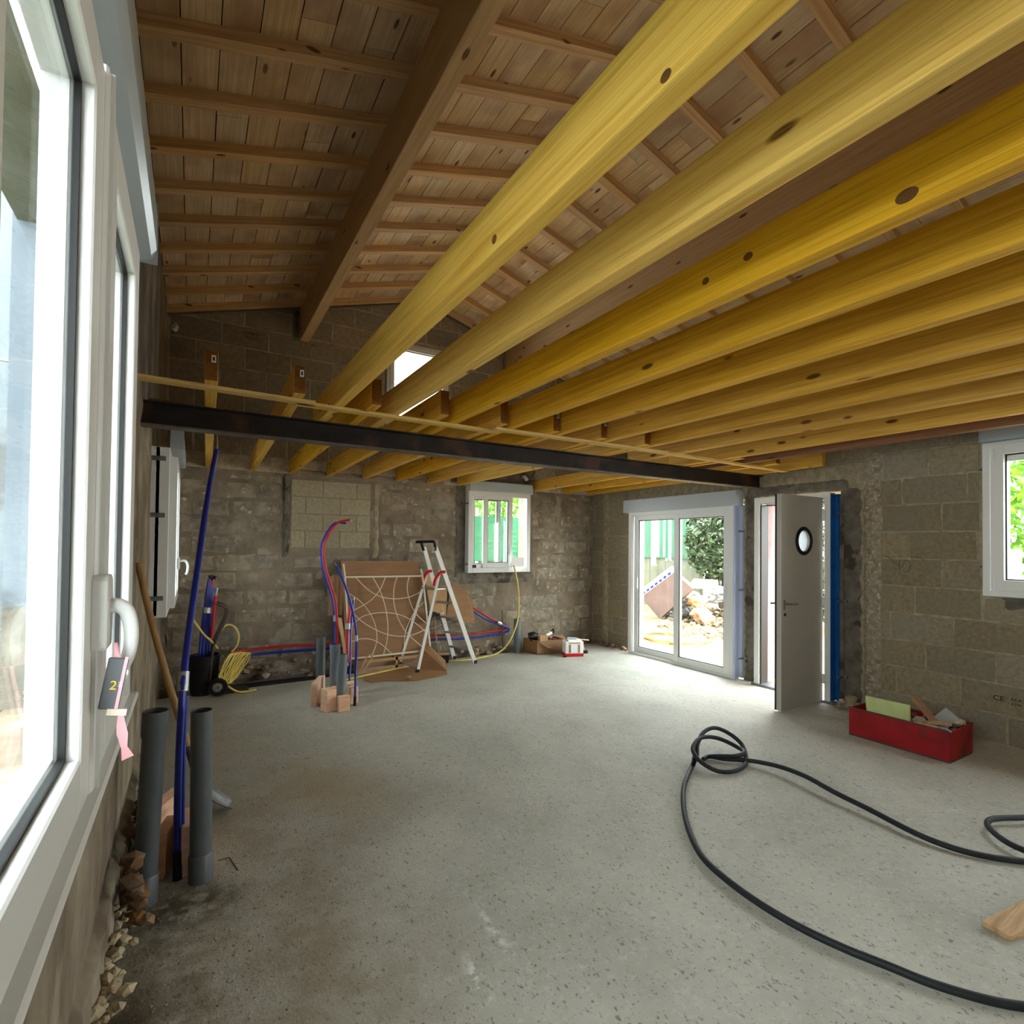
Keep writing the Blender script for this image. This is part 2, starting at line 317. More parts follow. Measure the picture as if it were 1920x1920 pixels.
BLK2 = mat('black_plastic', (20, 20, 22), rough=.5)
TAPE = mat('silver_tape', (176, 178, 178), rough=.35, metal=.4)
TERRA = mat('terracotta_brick', (240, 200, 170), (222, 174, 142), sc=(7, 7, 30), rand=.05, bump=.4, bsc=50)
CARD = mat('cardboard', (160, 122, 88), (146, 110, 78), sc=(2, 2, 14), rand=.06, rough=.85)
CARD2 = mat('pale_cardboard', (196, 160, 120), (176, 138, 100), sc=(3, 3, 3), rough=.85)
CREAM = mat('cream_rod', (224, 212, 188), rough=.5)
LADM = mat('ladder_alu', (216, 214, 208), rough=.35, metal=.25)
STEP = mat('step_alu', (168, 168, 164), rough=.4, metal=.5)
REDC = mat('red_plastic', (200, 26, 34), rough=.4)
REDT = mat('red_paint', (152, 8, 18), (122, 5, 13), sc=(5, 5, 5), rough=.5, c3=(84, 52, 36), sc3=9, t3=.64, w3=.04)
YELH = mat('yellow_hose', (228, 208, 116), (204, 180, 86), sc=(8, 8, 8), rough=.5)
STONE = mat('rubble_stone', (162, 144, 120), (116, 98, 78), sc=(8, 8, 8), rand=.3, bump=.6, bsc=40)
DIRT = mat('damp_earth', (70, 56, 42), (44, 36, 28), sc=(4, 4, 4), bump=.8, bsc=30)
WHITE = mat('white_card', (238, 238, 240), rough=.5)
PINK = mat('pink_ribbon', (238, 170, 178), rough=.6)
ASH = wood('ash_handle', (176, 140, 92), (146, 110, 68), 'z', knots=False)
RUST = mat('worn_iron', (92, 84, 76), (62, 54, 48), sc=(14, 14, 14), rough=.6, metal=.5)
SHOVM = mat('shovel_blade', (140, 140, 140), (108, 106, 102), sc=(6, 6, 6), rough=.4, metal=.6)
OLDPL = wood('old_plank_x', (196, 164, 126), (160, 126, 90), 'x')
GB = mat('green_board', (186, 196, 136), (172, 182, 122), sc=(9, 9, 9), rough=.8)
INK = mat('ink', (38, 30, 24), rough=.9)
SAND = mat('sandy_soil', (132, 104, 62), (112, 86, 48), sc=(1.5, 1.5, 1.5), bump=.6, bsc=20, c3=(142, 116, 76), sc3=3, t3=.5, w3=.1)
GRIT = mat('outside_rubble', (118, 104, 84), (84, 72, 54), sc=(6, 6, 6), rand=.25, bump=.5, bsc=30)
CONC = mat('garden_wall', (98, 98, 86), (76, 78, 62), sc=(3, 3, 1), bump=.5, bsc=20, c3=(90, 92, 50), sc3=1.4, t3=.55, w3=.15)
LEAF = mat('hedge_leaf', (78, 96, 62), (40, 54, 32), sc=(5, 5, 5), rand=.0, rough=.5)
LEAF2 = mat('tree_leaf', (128, 176, 60), (84, 138, 34), sc=(5, 5, 5), rough=.5)
RENDER = mat('pale_blue_render', (104, 112, 118), (92, 100, 106), sc=(2, 2, 2), c3=(80, 84, 86), sc3=1.1, t3=.6, w3=.03)
BAGW = mat('plastic_bag', (120, 122, 122), (92, 94, 96), sc=(5, 5, 5), rough=.4)
PINKB = mat('insulation_panel', (120, 100, 98), (106, 88, 86), sc=(3, 3, 3), rough=.6)
PERF = mat('perforated_strip', (200, 202, 200), rough=.4, metal=.2)
def glass(name='pane_glass', tint=(.93, .97, .97)):
    m = bpy.data.materials.new(name); m.use_nodes = True; nt = m.node_tree; N = nt.nodes; N.clear(); L = nt.links
    o = N.new('ShaderNodeOutputMaterial'); t = N.new('ShaderNodeBsdfTransparent'); t.inputs[0].default_value = tint+(1,)
    g = N.new('ShaderNodeBsdfGlossy'); g.inputs['Roughness'].default_value = .02; mx = N.new('ShaderNodeMixShader'); lw = N.new('ShaderNodeLayerWeight'); pw = N.new('ShaderNodeMath'); pw.operation = 'POWER'; pw.inputs[1].default_value = 5; L.new(lw.outputs['Facing'], pw.inputs[0])
    f = N.new('ShaderNodeMath'); f.operation = 'MULTIPLY_ADD'; f.inputs[1].default_value = .7; f.inputs[2].default_value = .045; L.new(pw.outputs[0], f.inputs[0])
    L.new(f.outputs[0], mx.inputs[0]); L.new(t.outputs[0], mx.inputs[1]); L.new(g.outputs[0], mx.inputs[2]); L.new(mx.outputs[0], o.inputs[0]); return m
GLASS = glass()
FROST = mat('frosted_pane', (214, 226, 232), rough=.5); FROST.node_tree.nodes['Principled BSDF'].inputs['Transmission Weight'].default_value = .7
def netmat():
    m = mat('green_net', (10, 82, 50), (8, 66, 38), sc=(2, 2, 2), rough=.6); nt = m.node_tree; N = nt.nodes; L = nt.links; b = N['Principled BSDF']
    tc = N.new('ShaderNodeTexCoord'); mp = N.new('ShaderNodeMapping'); mp.inputs['Rotation'].default_value = (R90/2, 0, 0); L.new(tc.outputs['Object'], mp.inputs[0])
    s = N.new('ShaderNodeSeparateXYZ'); L.new(mp.outputs[0], s.inputs[0]); outs = []
    for i in (1, 2):
        a = N.new('ShaderNodeMath'); a.operation = 'MULTIPLY'; a.inputs[1].default_value = 13; L.new(s.outputs[i], a.inputs[0])
        f = N.new('ShaderNodeMath'); f.operation = 'FRACT'; L.new(a.outputs[0], f.inputs[0]); g = N.new('ShaderNodeMath'); g.operation = 'GREATER_THAN'; g.inputs[1].default_value = .4; L.new(f.outputs[0], g.inputs[0]); outs.append(g.outputs[0])
    mu = N.new('ShaderNodeMath'); mu.operation = 'MULTIPLY'; L.new(outs[0], mu.inputs[0]); L.new(outs[1], mu.inputs[1])
    sb = N.new('ShaderNodeMath'); sb.operation = 'MULTIPLY_ADD'; sb.inputs[1].default_value = -.13; sb.inputs[2].default_value = 1; L.new(mu.outputs[0], sb.inputs[0]); L.new(sb.outputs[0], b.inputs['Alpha']); return m
NET = netmat()
# ---------------------------------------------------------------- room shell
S = .287
def ztopL(x): return 4.189+S*x
def ztopR(x): return 5.74-S*x
RIDGE = 2.702
XW, YW, XL, YF = 5.78, 7.0, -.28, -2.6
PR = lambda u, z, d: (XW-d, u, z)
PB = lambda u, z, d: (u, YW-d, z)
PL = lambda u, z, d: (XL+d, u, z)
PF = lambda u, z, d: (u, YF+d, z)
HR = [(4.12, 6.10, -.15, 2.2), (2.97, 3.935, -.15, 2.2), (.42, 1.80, 1.24, 2.5), (-2.5, -1.1, 0, 2.3)]  # last opening is unseen, behind the camera, added to let daylight onto the floor
HB = [(3.44, 4.50, 1.2, 2.41), (2.22, 3.08, 3.2, 4.33)]
HLf = [(-.6, 1.98, 1.14, 2.5), (4.93, 6.12, 1.04, 2.3)]
HF = []
gtop = lambda x: min(ztopL(x), ztopR(x))+.07
wall_r = wall_body(PR, YF, YW+.3, -.2, lambda u: 4.12, HR, .3).build('wall_right', W_JOINT, kind='structure')
wall_b = wall_body(PB, XL-.3, XW+.3, -.2, gtop, HB, .3, breaks=(RIDGE,)).build('wall_back', [W_MORT], kind='structure')
wall_l = wall_body(PL, YF, YW, -.2, lambda u: 4.15, HLf, .15).build('wall_left', W_LEFT, kind='structure')
wall_body(PF, XL-.3, XW+.3, -.2, gtop, HF, .3, breaks=(RIDGE,)).build('wall_front', W_GAB, kind='structure')
# right wall: courses of hollow concrete blocks, 50 x 25 cm
hr2 = [(4.06, 6.14, -.2, 2.36), (2.62, 4.02, -.2, 2.32), (.42, 1.84, 1.2, 2.52), (6.60, 6.72, -.2, 2.5), (2.6, 5.9, 2.28, 2.46)]
for rc in block_rects(-1.2, YW, -.02, 3.98, .5, .255, hr2, off=.79, shift=.56, var=.02): block(PR, rc, .0075, .006, .006, W_NEW, wall_r)
# broken concrete pillar, cement jambs and lintels round the openings
def lumpy(P, rect, nu, nz, proud, jag, m, name, parent):
    a, b, c, d = rect; mb = MB(); g = []
    for j in range(nz+1):
        row = []
        for i in range(nu+1):
            u = a+(b-a)*i/nu; z = c+(d-c)*j/nz; e = i in (0, nu) or j in (0, nz)
            if i in (0, nu): u += random.uniform(-jag, jag)
            row.append((u, z, -.004 if e else proud*random.uniform(.5, 1.2)))
        g.append(row)
    for j in range(nz):
        for i in range(nu): mb.face([P(*g[j][i]), P(*g[j][i+1]), P(*g[j+1][i+1]), P(*g[j+1][i])])
    o = mb.build(name, m, parent, recalc=False)
    bm = bmesh.new(); bm.from_mesh(o.data); bmesh.ops.remove_doubles(bm, verts=bm.verts, dist=1e-5); bmesh.ops.recalc_face_normals(bm, faces=bm.faces); bm.to_mesh(o.data); bm.free()
    return o
lumpy(PR, (2.60, 2.775, -.1, 2.6), 5, 60, .018, .012, W_COL, 'concrete_pillar', wall_r)
lumpy(PR, (2.775, 2.985, -.1, 2.24), 4, 40, .010, .02, W_CEM, 'cement_jamb', wall_r)
lumpy(PR, (3.93, 4.12, -.1, 2.26), 4, 40, .006, .016, W_CEM, 'cement_jamb', wall_r)
lumpy(PR, (2.9, 4.1, 2.2, 2.33), 24, 4, .010, .01, W_CEM, 'cement_lintel', wall_r)
lumpy(PR, (6.6, 6.73, -.1, 2.45), 3, 50, .022, .012, W_JOINT, 'mortar_post', wall_r)
lumpy(PR, (.45, 1.72, 1.08, 1.235), 24, 3, .010, .01, W_CEM, 'cement_sill', wall_r)
# faint pencil marks on the blocks, and the stamp printed on one block
st = MB()
for pts in ([(2.46, 1.44), (2.56, 1.535)], [(2.45, 1.50), (2.45, 1.38)], [(2.43, 1.42), (2.40, 1.50), (2.36, 1.47), (2.37, 1.40), (2.41, 1.39)], [(2.38, 1.54), (2.30, 1.53), (2.26, 1.51)]):
    st.tube([(XW-.009, y, z) for y, z in pts], .0016, 4, 3)
st.build('pencil_mark', INK, wall_r)
TM = Matrix(((0, 0, -1, 0), (-1, 0, 0, 0), (0, 1, 0, 0), (0, 0, 0, 1)))
def rtext(s, size, y, z, sx=1, tilt=0): text(s, size, Matrix.Translation((XW-.0105, y, z)) @ TM @ Matrix.Rotation(tilt, 4, 'Z') @ Matrix.Diagonal((sx, 1, 1, 1)), INK, 'printed_stamp', wall_r)
rtext('CE', .062, 1.765, .352, 1.0); rtext('ALKERN', .036, 1.655, .372, 1.25); rtext('2206', .03, 1.65, .338, 1.1)
# back wall: old rough masonry below the joists, new blocks in the gable, a filled-in opening
hb2 = [(3.38, 4.56, 1.1, 2.56), (1.02, 2.02, 1.5, 2.40), (.92, 1.02, 1.4, 2.5), (2.02, 2.12, 1.3, 2.5)]
for rc in block_rects(-.26, XW-.05, -.02, 2.42, .43, .213, hb2, off=.3, shift=.47, var=.13):
    if random.random() < .2: continue
    block(PB, rc, random.choice((.012, .02, .03)), 0, .003, W_OLD, wall_b, ragged=.013)
PATCH = mat('filled_opening', (172, 162, 138), (150, 140, 116), sc=(30, 30, 30), rand=.07, bump=.4, bsc=120)
for rc in block_rects(1.03, 2.01, 1.54, 2.39, .42, .2125, [], off=.4): block(PB, rc, .0025, .001, .012, PATCH, wall_b)
lumpy(PB, (.93, 1.02, 1.42, 2.46), 3, 20, .03, .01, W_CEM, 'cement_strip', wall_b)
lumpy(PB, (2.04, 2.13, 1.4, 2.4), 3, 20, .016, .012, W_JOINT, 'cement_strip', wall_b)
lumpy(PB, (3.3, 4.62, 1.02, 1.2), 22, 4, .014, .012, W_CEM, 'cement_sill', wall_b)
lumpy(PB, (3.22, 3.42, 1.1, 2.5), 4, 22, .012, .016, W_CEM, 'cement_jamb', wall_b)
lumpy(PB, (1.0, 3.1, 2.41, 2.53), 30, 3, .012, .01, W_MORT, 'cement_band', wall_b)
lumpy(PB, (3.1, 4.7, 2.45, 3.02), 12, 6, .014, .012, W_CEM, 'cement_band', wall_b)
PBJ = lambda u, z, d: (u, YW-.004-d, z)
wall_body(PBJ, XL, XW, 2.45, lambda x: gtop(x)-.07, [(2.18, 3.12, 2.9, 4.36)], .003, breaks=(RIDGE,)).build('gable_mortar', W_GJ, wall_b)
for rc in block_rects(-.26, XW-.02, 2.62, 5.0, .5, .255, [(2.16, 3.14, 3.14, 4.38)], off=.5, var=.02):
    block(PB, rc, .008, .003, .009, W_GAB, wall_b, topf=lambda x: gtop(x)-.07)
text('LOMBEW', .045, Matrix.Translation((.46, YW-.0125, 4.06)) @ Matrix.Rotation(R90, 4, 'X'), INK, 'printed_stamp', wall_b)
text('F 8.1 X 7', .038, Matrix.Translation((.48, YW-.0125, 4.015)) @ Matrix.Rotation(R90, 4, 'X'), INK, 'printed_stamp', wall_b)
# left wall: rough base, steel lintel plate
lumpy(PL, (.3, 4.9, .0, .22), 60, 6, .035, .0, W_LEFT, 'broken_render', wall_l)
lumpy(PL, (2.2, 4.85, 2.3, 4.0), 30, 20, .012, .0, W_LEFT, 'render_coat', wall_l)
lumpy(PL, (2.1, 4.88, .2, 2.3), 30, 20, .010, .0, W_LEFT, 'render_coat', wall_l)
lumpy(PL, (.2, 2.1, .22, 1.1), 22, 14, .010, .0, W_LEFT, 'render_coat', wall_l)
# floor slab (trench left open along the back wall) and the earth under it
fl = MB(); fp = [(XL, YF), (XW, YF), (XW, 6.86), (4.9, 6.9), (4.3, 6.84), (3.6, 6.86), (2.9, 6.84), (2.3, 6.80), (1.75, 6.72), (1.25, 6.56), (.63, 6.54), (-.05, 6.5), (XL, 6.5)]
fl.prism(fp, 'z', -.16, 0); fl.build('floor', FLOORM, kind='structure')
tr = MB(); n = 40
for i in range(n):
    for j in range(4):
        q = []
        for (a, b) in ((i, j), (i+1, j), (i+1, j+1), (i, j+1)):
            random.seed(a*91+b*7); x = XL+(XW-XL)*a/n; y = 6.3+.2333*b; q.append((x, y, -.17+random.uniform(-.02, .02)+(.05 if b > 2 else 0)))
        tr.face(q)
random.seed(11)
tr.build('floor_trench', DIRT, kind='structure')
# ---------------------------------------------------------------- roof
ceil = thing('ceiling', (2.7, 2.2, 4.1), kind='structure')
ks = list(range(-11, 10))
for side in (0, 1):
    xa, xb = (XL, RIDGE) if side == 0 else (RIDGE, XW); zf = ztopL if side == 0 else ztopR
    for k in ks:
        y = 2.656+.4666*k
        if y < YF: continue
        MB().hexa([(xa, y, zf(xa)), (xb, y, zf(xb)), (xb, y+.075, zf(xb)), (xa, y+.075, zf(xa)), (xa, y, zf(xa)+.068), (xb, y, zf(xb)+.068), (xb, y+.075, zf(xb)+.068), (xa, y+.075, zf(xa)+.068)]).build('rafter', PINE if side == 0 else PINE2, ceil)
    x = xa; i = 0
    while x < xb-.02:
        x2 = min(x+.1815, xb); ys = [YF]; y = YF+(.5+(i*.37) % 1.)*.4666*3
        while y < YW: ys.append(y); y += .4666*random.choice((4, 5, 6))
        ys.append(YW)
        for a, b_ in zip(ys[:-1], ys[1:]):
            g = random.uniform(.0022, .0042); p, q = x+g, x2-g; d = .068; t = .02
            MB().hexa([(p, a, zf(p)+d), (q, a, zf(q)+d), (q, b_-.003, zf(q)+d), (p, b_-.003, zf(p)+d), (p, a, zf(p)+d+t), (q, a, zf(q)+d+t), (q, b_-.003, zf(q)+d+t), (p, b_-.003, zf(p)+d+t)]).build('sheathing_board', BOARD, ceil)
        x = x2; i += 1
for side, (xa, xb) in enumerate(((-.75, RIDGE), (RIDGE, 6.25))):
    zf = ztopL if side == 0 else ztopR; m = MB()
    m.hexa([(xa, YF-.3, zf(xa)+.10), (xb, YF-.3, zf(xb)+.10), (xb, YW+.35, zf(xb)+.10), (xa, YW+.35, zf(xa)+.10), (xa, YF-.3, zf(xa)+.2), (xb, YF-.3, zf(xb)+.2), (xb, YW+.35, zf(xb)+.2), (xa, YW+.35, zf(xa)+.2)]).build('roof_covering', DIRT, ceil)
def beam(name, x0, x1, z0, z1, label):
    o = MB().hexa([(x0, YF+.02, z0), (x1, YF+.02, z0), (x1, YW, z0), (x0, YW, z0), (x0, YF+.02, z1(x0)-.004), (x1, YF+.02, z1(x1)-.004), (x1, YW, z1(x1)-.004), (x0, YW, z1(x0)-.004)]).build(name, GLULAM, label=label, cat='roof beam', bevel=.006)
    return o
beam('purlin', 1.10, 1.207, 4.11, lambda x: ztopL(x), 'large glued timber purlin under the left roof slope, resting in the gable at left')
beam('purlin', 4.05, 4.16, 4.10, lambda x: ztopR(x), 'brown timber purlin under the right roof slope, glimpsed between the yellow joists')
beam('purlin', 2.65, 2.755, 4.62, lambda x: min(ztopL(x), ztopR(x))-.012, 'ridge purlin at the top of the roof behind the nearest long yellow joist')
lumpy(PB, (.99, 1.11, 4.05, 4.5), 2, 8, .02, .01, W_CEM, 'mortar_fill', wall_b)
lumpy(PB, (1.2, 1.36, 4.05, 4.12), 3, 2, .012, .01, W_CEM, 'mortar_fill', wall_b)
lumpy(PB, (3.96, 4.06, 4.1, 4.5), 2, 8, .01, .01, W_CEM, 'mortar_fill', wall_b)
# ---------------------------------------------------------------- joists of the mezzanine floor
JZ, JD, JW = 2.453, .165, .063
ORD = ['first', 'second', 'third', 'fourth', 'fifth', 'sixth', 'seventh', 'eighth', 'ninth', 'tenth', 'eleventh']
def joist(x_near, x_far, y0, y1, m, label, group, tagd=False, w=JW, endcol=None):
    """x = left edge at y0 and at y1"""
    mid = Vector(((x_near+x_far)/2+w/2, (y0+y1)/2, JZ))
    t = thing('joist', tuple(mid), label, 'joist', group)
    mb = MB(); mb.hexa([(x_near, y0, JZ), (x_near+w, y0, JZ), (x_far+w, y1, JZ), (x_far, y1, JZ), (x_near, y0, JZ+JD), (x_near+w, y0, JZ+JD), (x_far+w, y1, JZ+JD), (x_far, y1, JZ+JD)])
    mb.build('timber', m, t, bevel=.005)
    if endcol:
        e = MB().box((x_near+.002, y0-.0015, JZ+.004), (x_near+w-.002, y0+.002, JZ+JD-.003)).build('end_face', endcol, t); e['label'] = 'brown end grain'
    if tagd:
        g = MB().box((x_near+w*.50, y0-.003, JZ+.10), (x_near+w*.84, y0-.001, JZ+.14)).build('tag', WHITE, t); g['label'] = 'small white tag on the end'
        MB().box((x_near+w*.60, y0-.0038, JZ+.110), (x_near+w*.74, y0-.0028, JZ+.130)).build('print', INK, t)
near = [(.735, .735, YEL2), (1.135, 1.095, YEL2), (1.525, 1.525, YEL), (1.948, 1.95, YEL), (2.352, 2.375, YEL), (2.852, 2.85, YEL), (3.301, 3.30, YEL), (3.775, 3.775, YEL), (4.384, 4.37, YEL)]
nlab = ['pale yellow treated joist, nearest and most left of the long row overhead', 'pale yellow treated joist, second from the left of the long row overhead', 'golden yellow joist with a big round knot, third of the long row overhead']
for i, (a, b_, m) in enumerate(near):
    lb = nlab[i] if i < 3 else 'yellow treated joist, %s from the left of the long row overhead' % ORD[i]
    joist(a, b_, YF+.02, 4.03, m, lb, 'long yellow joists over the near room')
joist(4.766, 4.75, YF+.02, 4.03, PURP, 'purplish brown joist at the right end of the long overhead row', 'long yellow joists over the near room')
farN = [.102, .544, .991, 1.446, 1.899, 2.352, 2.814, 3.287, 4.544, 5.103]; farF = [.113, .566, 1.002, 1.443, 1.89, 2.345, 2.798, 3.257, 4.583, 5.164]
for i, (a, b_) in enumerate(zip(farN, farF)):
    tg = i in (0, 1, 5, 6)
    joist(a-JW, b_, 3.235, YW, YEL if i != 7 else YEL2, 'yellow joist %s from the left in the far row%s' % (ORD[i], ', white tag on its end' if tg else ' beyond the steel beam'), 'yellow joists from the steel beam to the back wall', tagd=tg, endcol=ENDG)
joist(5.545, 5.66, 3.05, YW, YEL, 'yellow treated joist lying along the top of the right wall above the doors', 'yellow joists from the steel beam to the back wall')
KN = mat('knot', (112, 74, 30), (84, 52, 20), sc=(30, 30, 30), rough=.7)
for par, x, y, z, ry_, rz_ in ((0, .735, .69, 2.47, .013, .011), (0, .735, 1.342, 2.486, .013, .013), (2, 1.525, .63, 2.49, .026, .018), (2, 1.525, 1.076, 2.542, .017, .013), (2, 1.525, 1.243, 2.532, .014, .012)):
    jt = [o for o in bpy.data.objects if o.name.startswith('joist') and o.parent is None][par]; k_ = MB()
    n_ = 18; k_.v = [(x-.0012, y+ry_*math.cos(2*math.pi*i/n_), z+rz_*math.sin(2*math.pi*i/n_)) for i in range(n_)]+[(x+.002, y+ry_*math.cos(2*math.pi*i/n_), z+rz_*math.sin(2*math.pi*i/n_)) for i in range(n_)]
    k_.f = [list(range(n_))]+[[i, (i+1) % n_, n_+(i+1) % n_, n_+i] for i in range(n_)]; k_.mi = [0]*len(k_.f); k_.build('knot', KN, jt)
# steel beam
t = thing('steel_beam', (2.7, 3.92, 2.303), 'black rolled steel beam crossing the room under the yellow joists', 'steel beam')
MB().box((-.3, 3.87, 2.313), (5.80, 3.97, 2.303)).build('bottom_flange', STEELB, t)
MB().box((-.3, 3.87, 2.443), (5.80, 3.97, 2.4525)).build('top_flange', STEEL, t)
MB().box((-.3, 3.916, 2.313), (5.80, 3.924, 2.443)).build('web', STEEL, t)
m_ = MB(); m_.prism([(-.27, 2.455), (.0, 2.455), (-.01, 2.487), (-.09, 2.49), (-.20, 2.50), (-.25, 2.50)], 'y', 4.02, 4.10); m_.build('bearing_block', W_OLD, t)
# battens nailed under the joists
for (x0, y0, x1, y1, lb) in ((-.28, 3.285, .62, 3.335, 'thin pale batten under the joists, piece at the left wall'), (.52, 3.375, 1.93, 3.425, 'thin pale batten under the joists, piece above the left part of the steel beam'),
                             (1.86, 3.335, 3.63, 3.345, 'thin pale batten under the joists, piece above the middle of the steel beam'), (3.64, 3.35, 5.55, 3.42, 'thin pale batten under the joists, piece reaching the right wall')):
    z = JZ-.001; d = .019; wd = .07
    MB().hexa([(x0, y0, z-d), (x1, y1, z-d), (x1, y1+wd, z-d), (x0, y0+wd, z-d), (x0, y0, z), (x1, y1, z), (x1, y1+wd, z), (x0, y0+wd, z)]).build('batten', BATT, label=lb, cat='batten')
# ---------------------------------------------------------------- windows and doors
def ring(P, u0, u1, z0, z1, w, d0, d1, mb=None, wb=None):
    mb = mb or MB(); wb = w if wb is None else wb
    def bx(a, b, c, d): mb.hexa([P(a, c, d0), P(b, c, d0), P(b, c, d1), P(a, c, d1), P(a, d, d0), P(b, d, d0), P(b, d, d1), P(a, d, d1)])
    bx(u0, u0+w, z0, z1); bx(u1-w, u1, z0, z1); bx(u0+w, u1-w, z0, z0+wb); bx(u0+w, u1-w, z1-w, z1); return mb
def pbox(P, a, b, c, d, d0, d1, mb=None):
    mb = mb or MB(); mb.hexa([P(a, c, d0), P(b, c, d0), P(b, c, d1), P(a, c, d1), P(a, d, d0), P(b, d, d0), P(b, d, d1), P(a, d, d1)]); return mb
def sash(P, u0, u1, z0, z1, w, d0, d1, t, wb=None, mat_=None):
    wb = wb or w
    s = ring(P, u0, u1, z0, z1, w, d0, d1, wb=wb).build('sash', mat_ or PVC, t, bevel=.003)
    a, b, c, d = u0+w, u1-w, z0+wb, z1-w; dm = (d0+d1)/2-.005
    ring(P, a-.004, b+.004, c-.004, d+.004, .013, dm, dm+.009).build('gasket', GASK, s)
    ring(P, a, b, c, d, .010, d0-.02, dm-.004).build('spacer', PERF, s)
    pbox(P, a, b, c, d, dm+.001, dm+.005).build('pane', GLASS, s)
    return s
def shutter_box(P, u0, u1, z0, z1, d1, t, m=GREYALU, r=.03, d0=.0):
    poly = [(d0, z0), (d1-r, z0), (d1-r*.3, z0+r*.3), (d1, z0+r), (d1, z1-r), (d1-r*.3, z1-r*.3), (d1-r, z1), (d0, z1)]
    mb = MB(); n = len(poly); i0 = 0
    mb.v = [P(u0, z, d) for d, z in poly]+[P(u1, z, d) for d, z in poly]
    mb.f = [list(range(n))[::-1], list(range(n, 2*n))]+[[k, (k+1) % n, n+(k+1) % n, n+k] for k in range(n)]; mb.mi = [0]*len(mb.f)
    b = mb.build('shutter_box', m, t)
    pbox(P, u0-.006, u0, z0-.002, z1+.002, d0, d1+.002).build('end_cap', m, b); pbox(P, u1, u1+.006, z0-.002, z1+.002, d0, d1+.002).build('end_cap', m, b); return b
def brackets(P, u, zs, w, t, sgn):
    for z in zs:
        b = pbox(P, min(u, u+sgn*w), max(u, u+sgn*w), z-.012, z+.012, .002, .006).build('bracket', GALV, t)
        pbox(P, u-.004, u, z-.012, z+.012, .0, .12).build('strap', GALV, b)
        pbox(P, u+sgn*w*.62-.008, u+sgn*w*.62+.008, z-.007, z+.007, .0062, .009).build('screw', BLK2, b)
# window 1: big white window beside the camera
t = thing('window_1', (-.2, .9, 1.12), kind='structure')
ring(PL, -.62, 2.02, 1.12, 2.495, .09, .03, .12, wb=.085).build('frame', PVC, t, bevel=.004)
pbox(PL, -.62, 2.02, 1.118, 1.135, .1, .145).build('sill_strip', PVC, t, bevel=.004)
pbox(PL, 1.745, 2.0, 1.15, 2.48, .02, .112).build('side_cover', PVC, t, bevel=.003)
for a, b_ in ((-.55, .62), ):
    sash(PL, a, .485, 1.195, 2.43, .09, .102, .145, t, wb=.08)
s = sash(PL, .49, 1.085, 1.195, 2.43-.065, .082, .102, .145, t, wb=.082)
s2 = sash(PL, 1.165, 1.745, 1.195, 2.43-.055, .095, .102, .145, t, wb=.1)
pbox(PL, 1.078, 1.172, 1.195, 2.38, .115, .150).build('meeting_stile', PVC, t, bevel=.004)
pbox(PL, 1.10, 1.108, 1.195, 2.38, .149, .156).build('groove_bead', PVC, t)
JAMB = mat('sky_tinted_jamb', (112, 120, 128), (98, 106, 114), sc=(3, 3, 3), c3=(84, 88, 92), sc3=2.2, t3=.58, w3=.03)  # bluish tint of the sky light is put into the jamb colour
j = pbox(PL, 1.955, 1.985, 1.142, 2.5, -.16, .03).build('jamb_render', JAMB, t)
for z in (1.14, 1.414): pbox(PL, 1.953, 1.956, z, z+.27 if z < 1.2 else z+.004, -.16, .03).build('jamb_course', W_CEM, j)
pbox(PL, -.6, 1.98, 2.485, 2.502, -.15, .03).build('soffit', CONC, t)
for k in range(2): pbox(PL, 1.93-.02*k, 1.958, 1.15, 2.48, .0+.03*k, .012+.03*k).build('guide_rail', ALU, t)
# rounded shutter box above
shutter_box(PL, -.62, 2.07, 2.5, 2.70, .165, t, r=.045)
# window handle, bar hanging from a plate
hd = MB(); hd.prism([(1.06, 1.43), (1.065, 1.424), (1.12, 1.424), (1.13, 1.432), (1.135, 1.475), (1.135, 1.50), (1.127, 1.538), (1.118, 1.545), (1.07, 1.545), (1.06, 1.536)], 'x', -.137, -.114); h1 = hd.build('handle_plate', PVC, t, bevel=.006)
hd = MB(); hd.tube([(-.116, 1.10, 1.492), (-.104, 1.10, 1.493), (-.093, 1.10, 1.484), (-.087, 1.10, 1.464), (-.085, 1.10, 1.44), (-.088, 1.10, 1.412), (-.096, 1.10, 1.388)], .0125, 12, 5, rr=.0095)
hd.build('handle', PVC, h1, smooth=True)
# keys tag and ribbon hanging from the handle
tg = thing('key_tag', (-.094, 1.10, 1.33), 'dark grey tag with pink ribbon hanging from the window handle', 'key tag')
KD = mat('tag_grey', (92, 94, 98), rough=.5)
def ribbon(pts, w, m, name, parent):
    mb = MB(); P_ = [Vector(p) for p in pts]
    for (p, a), (q, b2) in zip(zip(P_[:-1], w[:-1]), zip(P_[1:], w[1:])): mb.face([p-Vector(a), p+Vector(a), q+Vector(b2), q-Vector(b2)])
    return mb.build(name, m, parent, solid=.0008, recalc=False)
MB().obox((-.104, 1.062, 1.372), (.027, .006, .082), ry=.16).build('tag_body', KD, tg, bevel=.002)
MB().obox((-.0935, 1.063, 1.372), (.0045, .010, .084), ry=.16).build('tag_edge', PINK, tg)
MB().obox((-.099, 1.062, 1.326), (.026, .006, .010), ry=.16).build('cream_end', CREAM, tg)
text('2', .020, Matrix.Translation((-.110, 1.0585, 1.364)) @ Matrix.Rotation(.16, 4, 'Y') @ Matrix.Rotation(R90, 4, 'X'), mat('yellow_ink', (240, 200, 60)), 'digit', tg)
text('111', .006, Matrix.Translation((-.097, 1.0585, 1.375)) @ Matrix.Rotation(.16, 4, 'Y') @ Matrix.Rotation(R90, 4, 'X') @ Matrix.Rotation(-R90, 4, 'Z'), WHITE, 'small_print', tg)
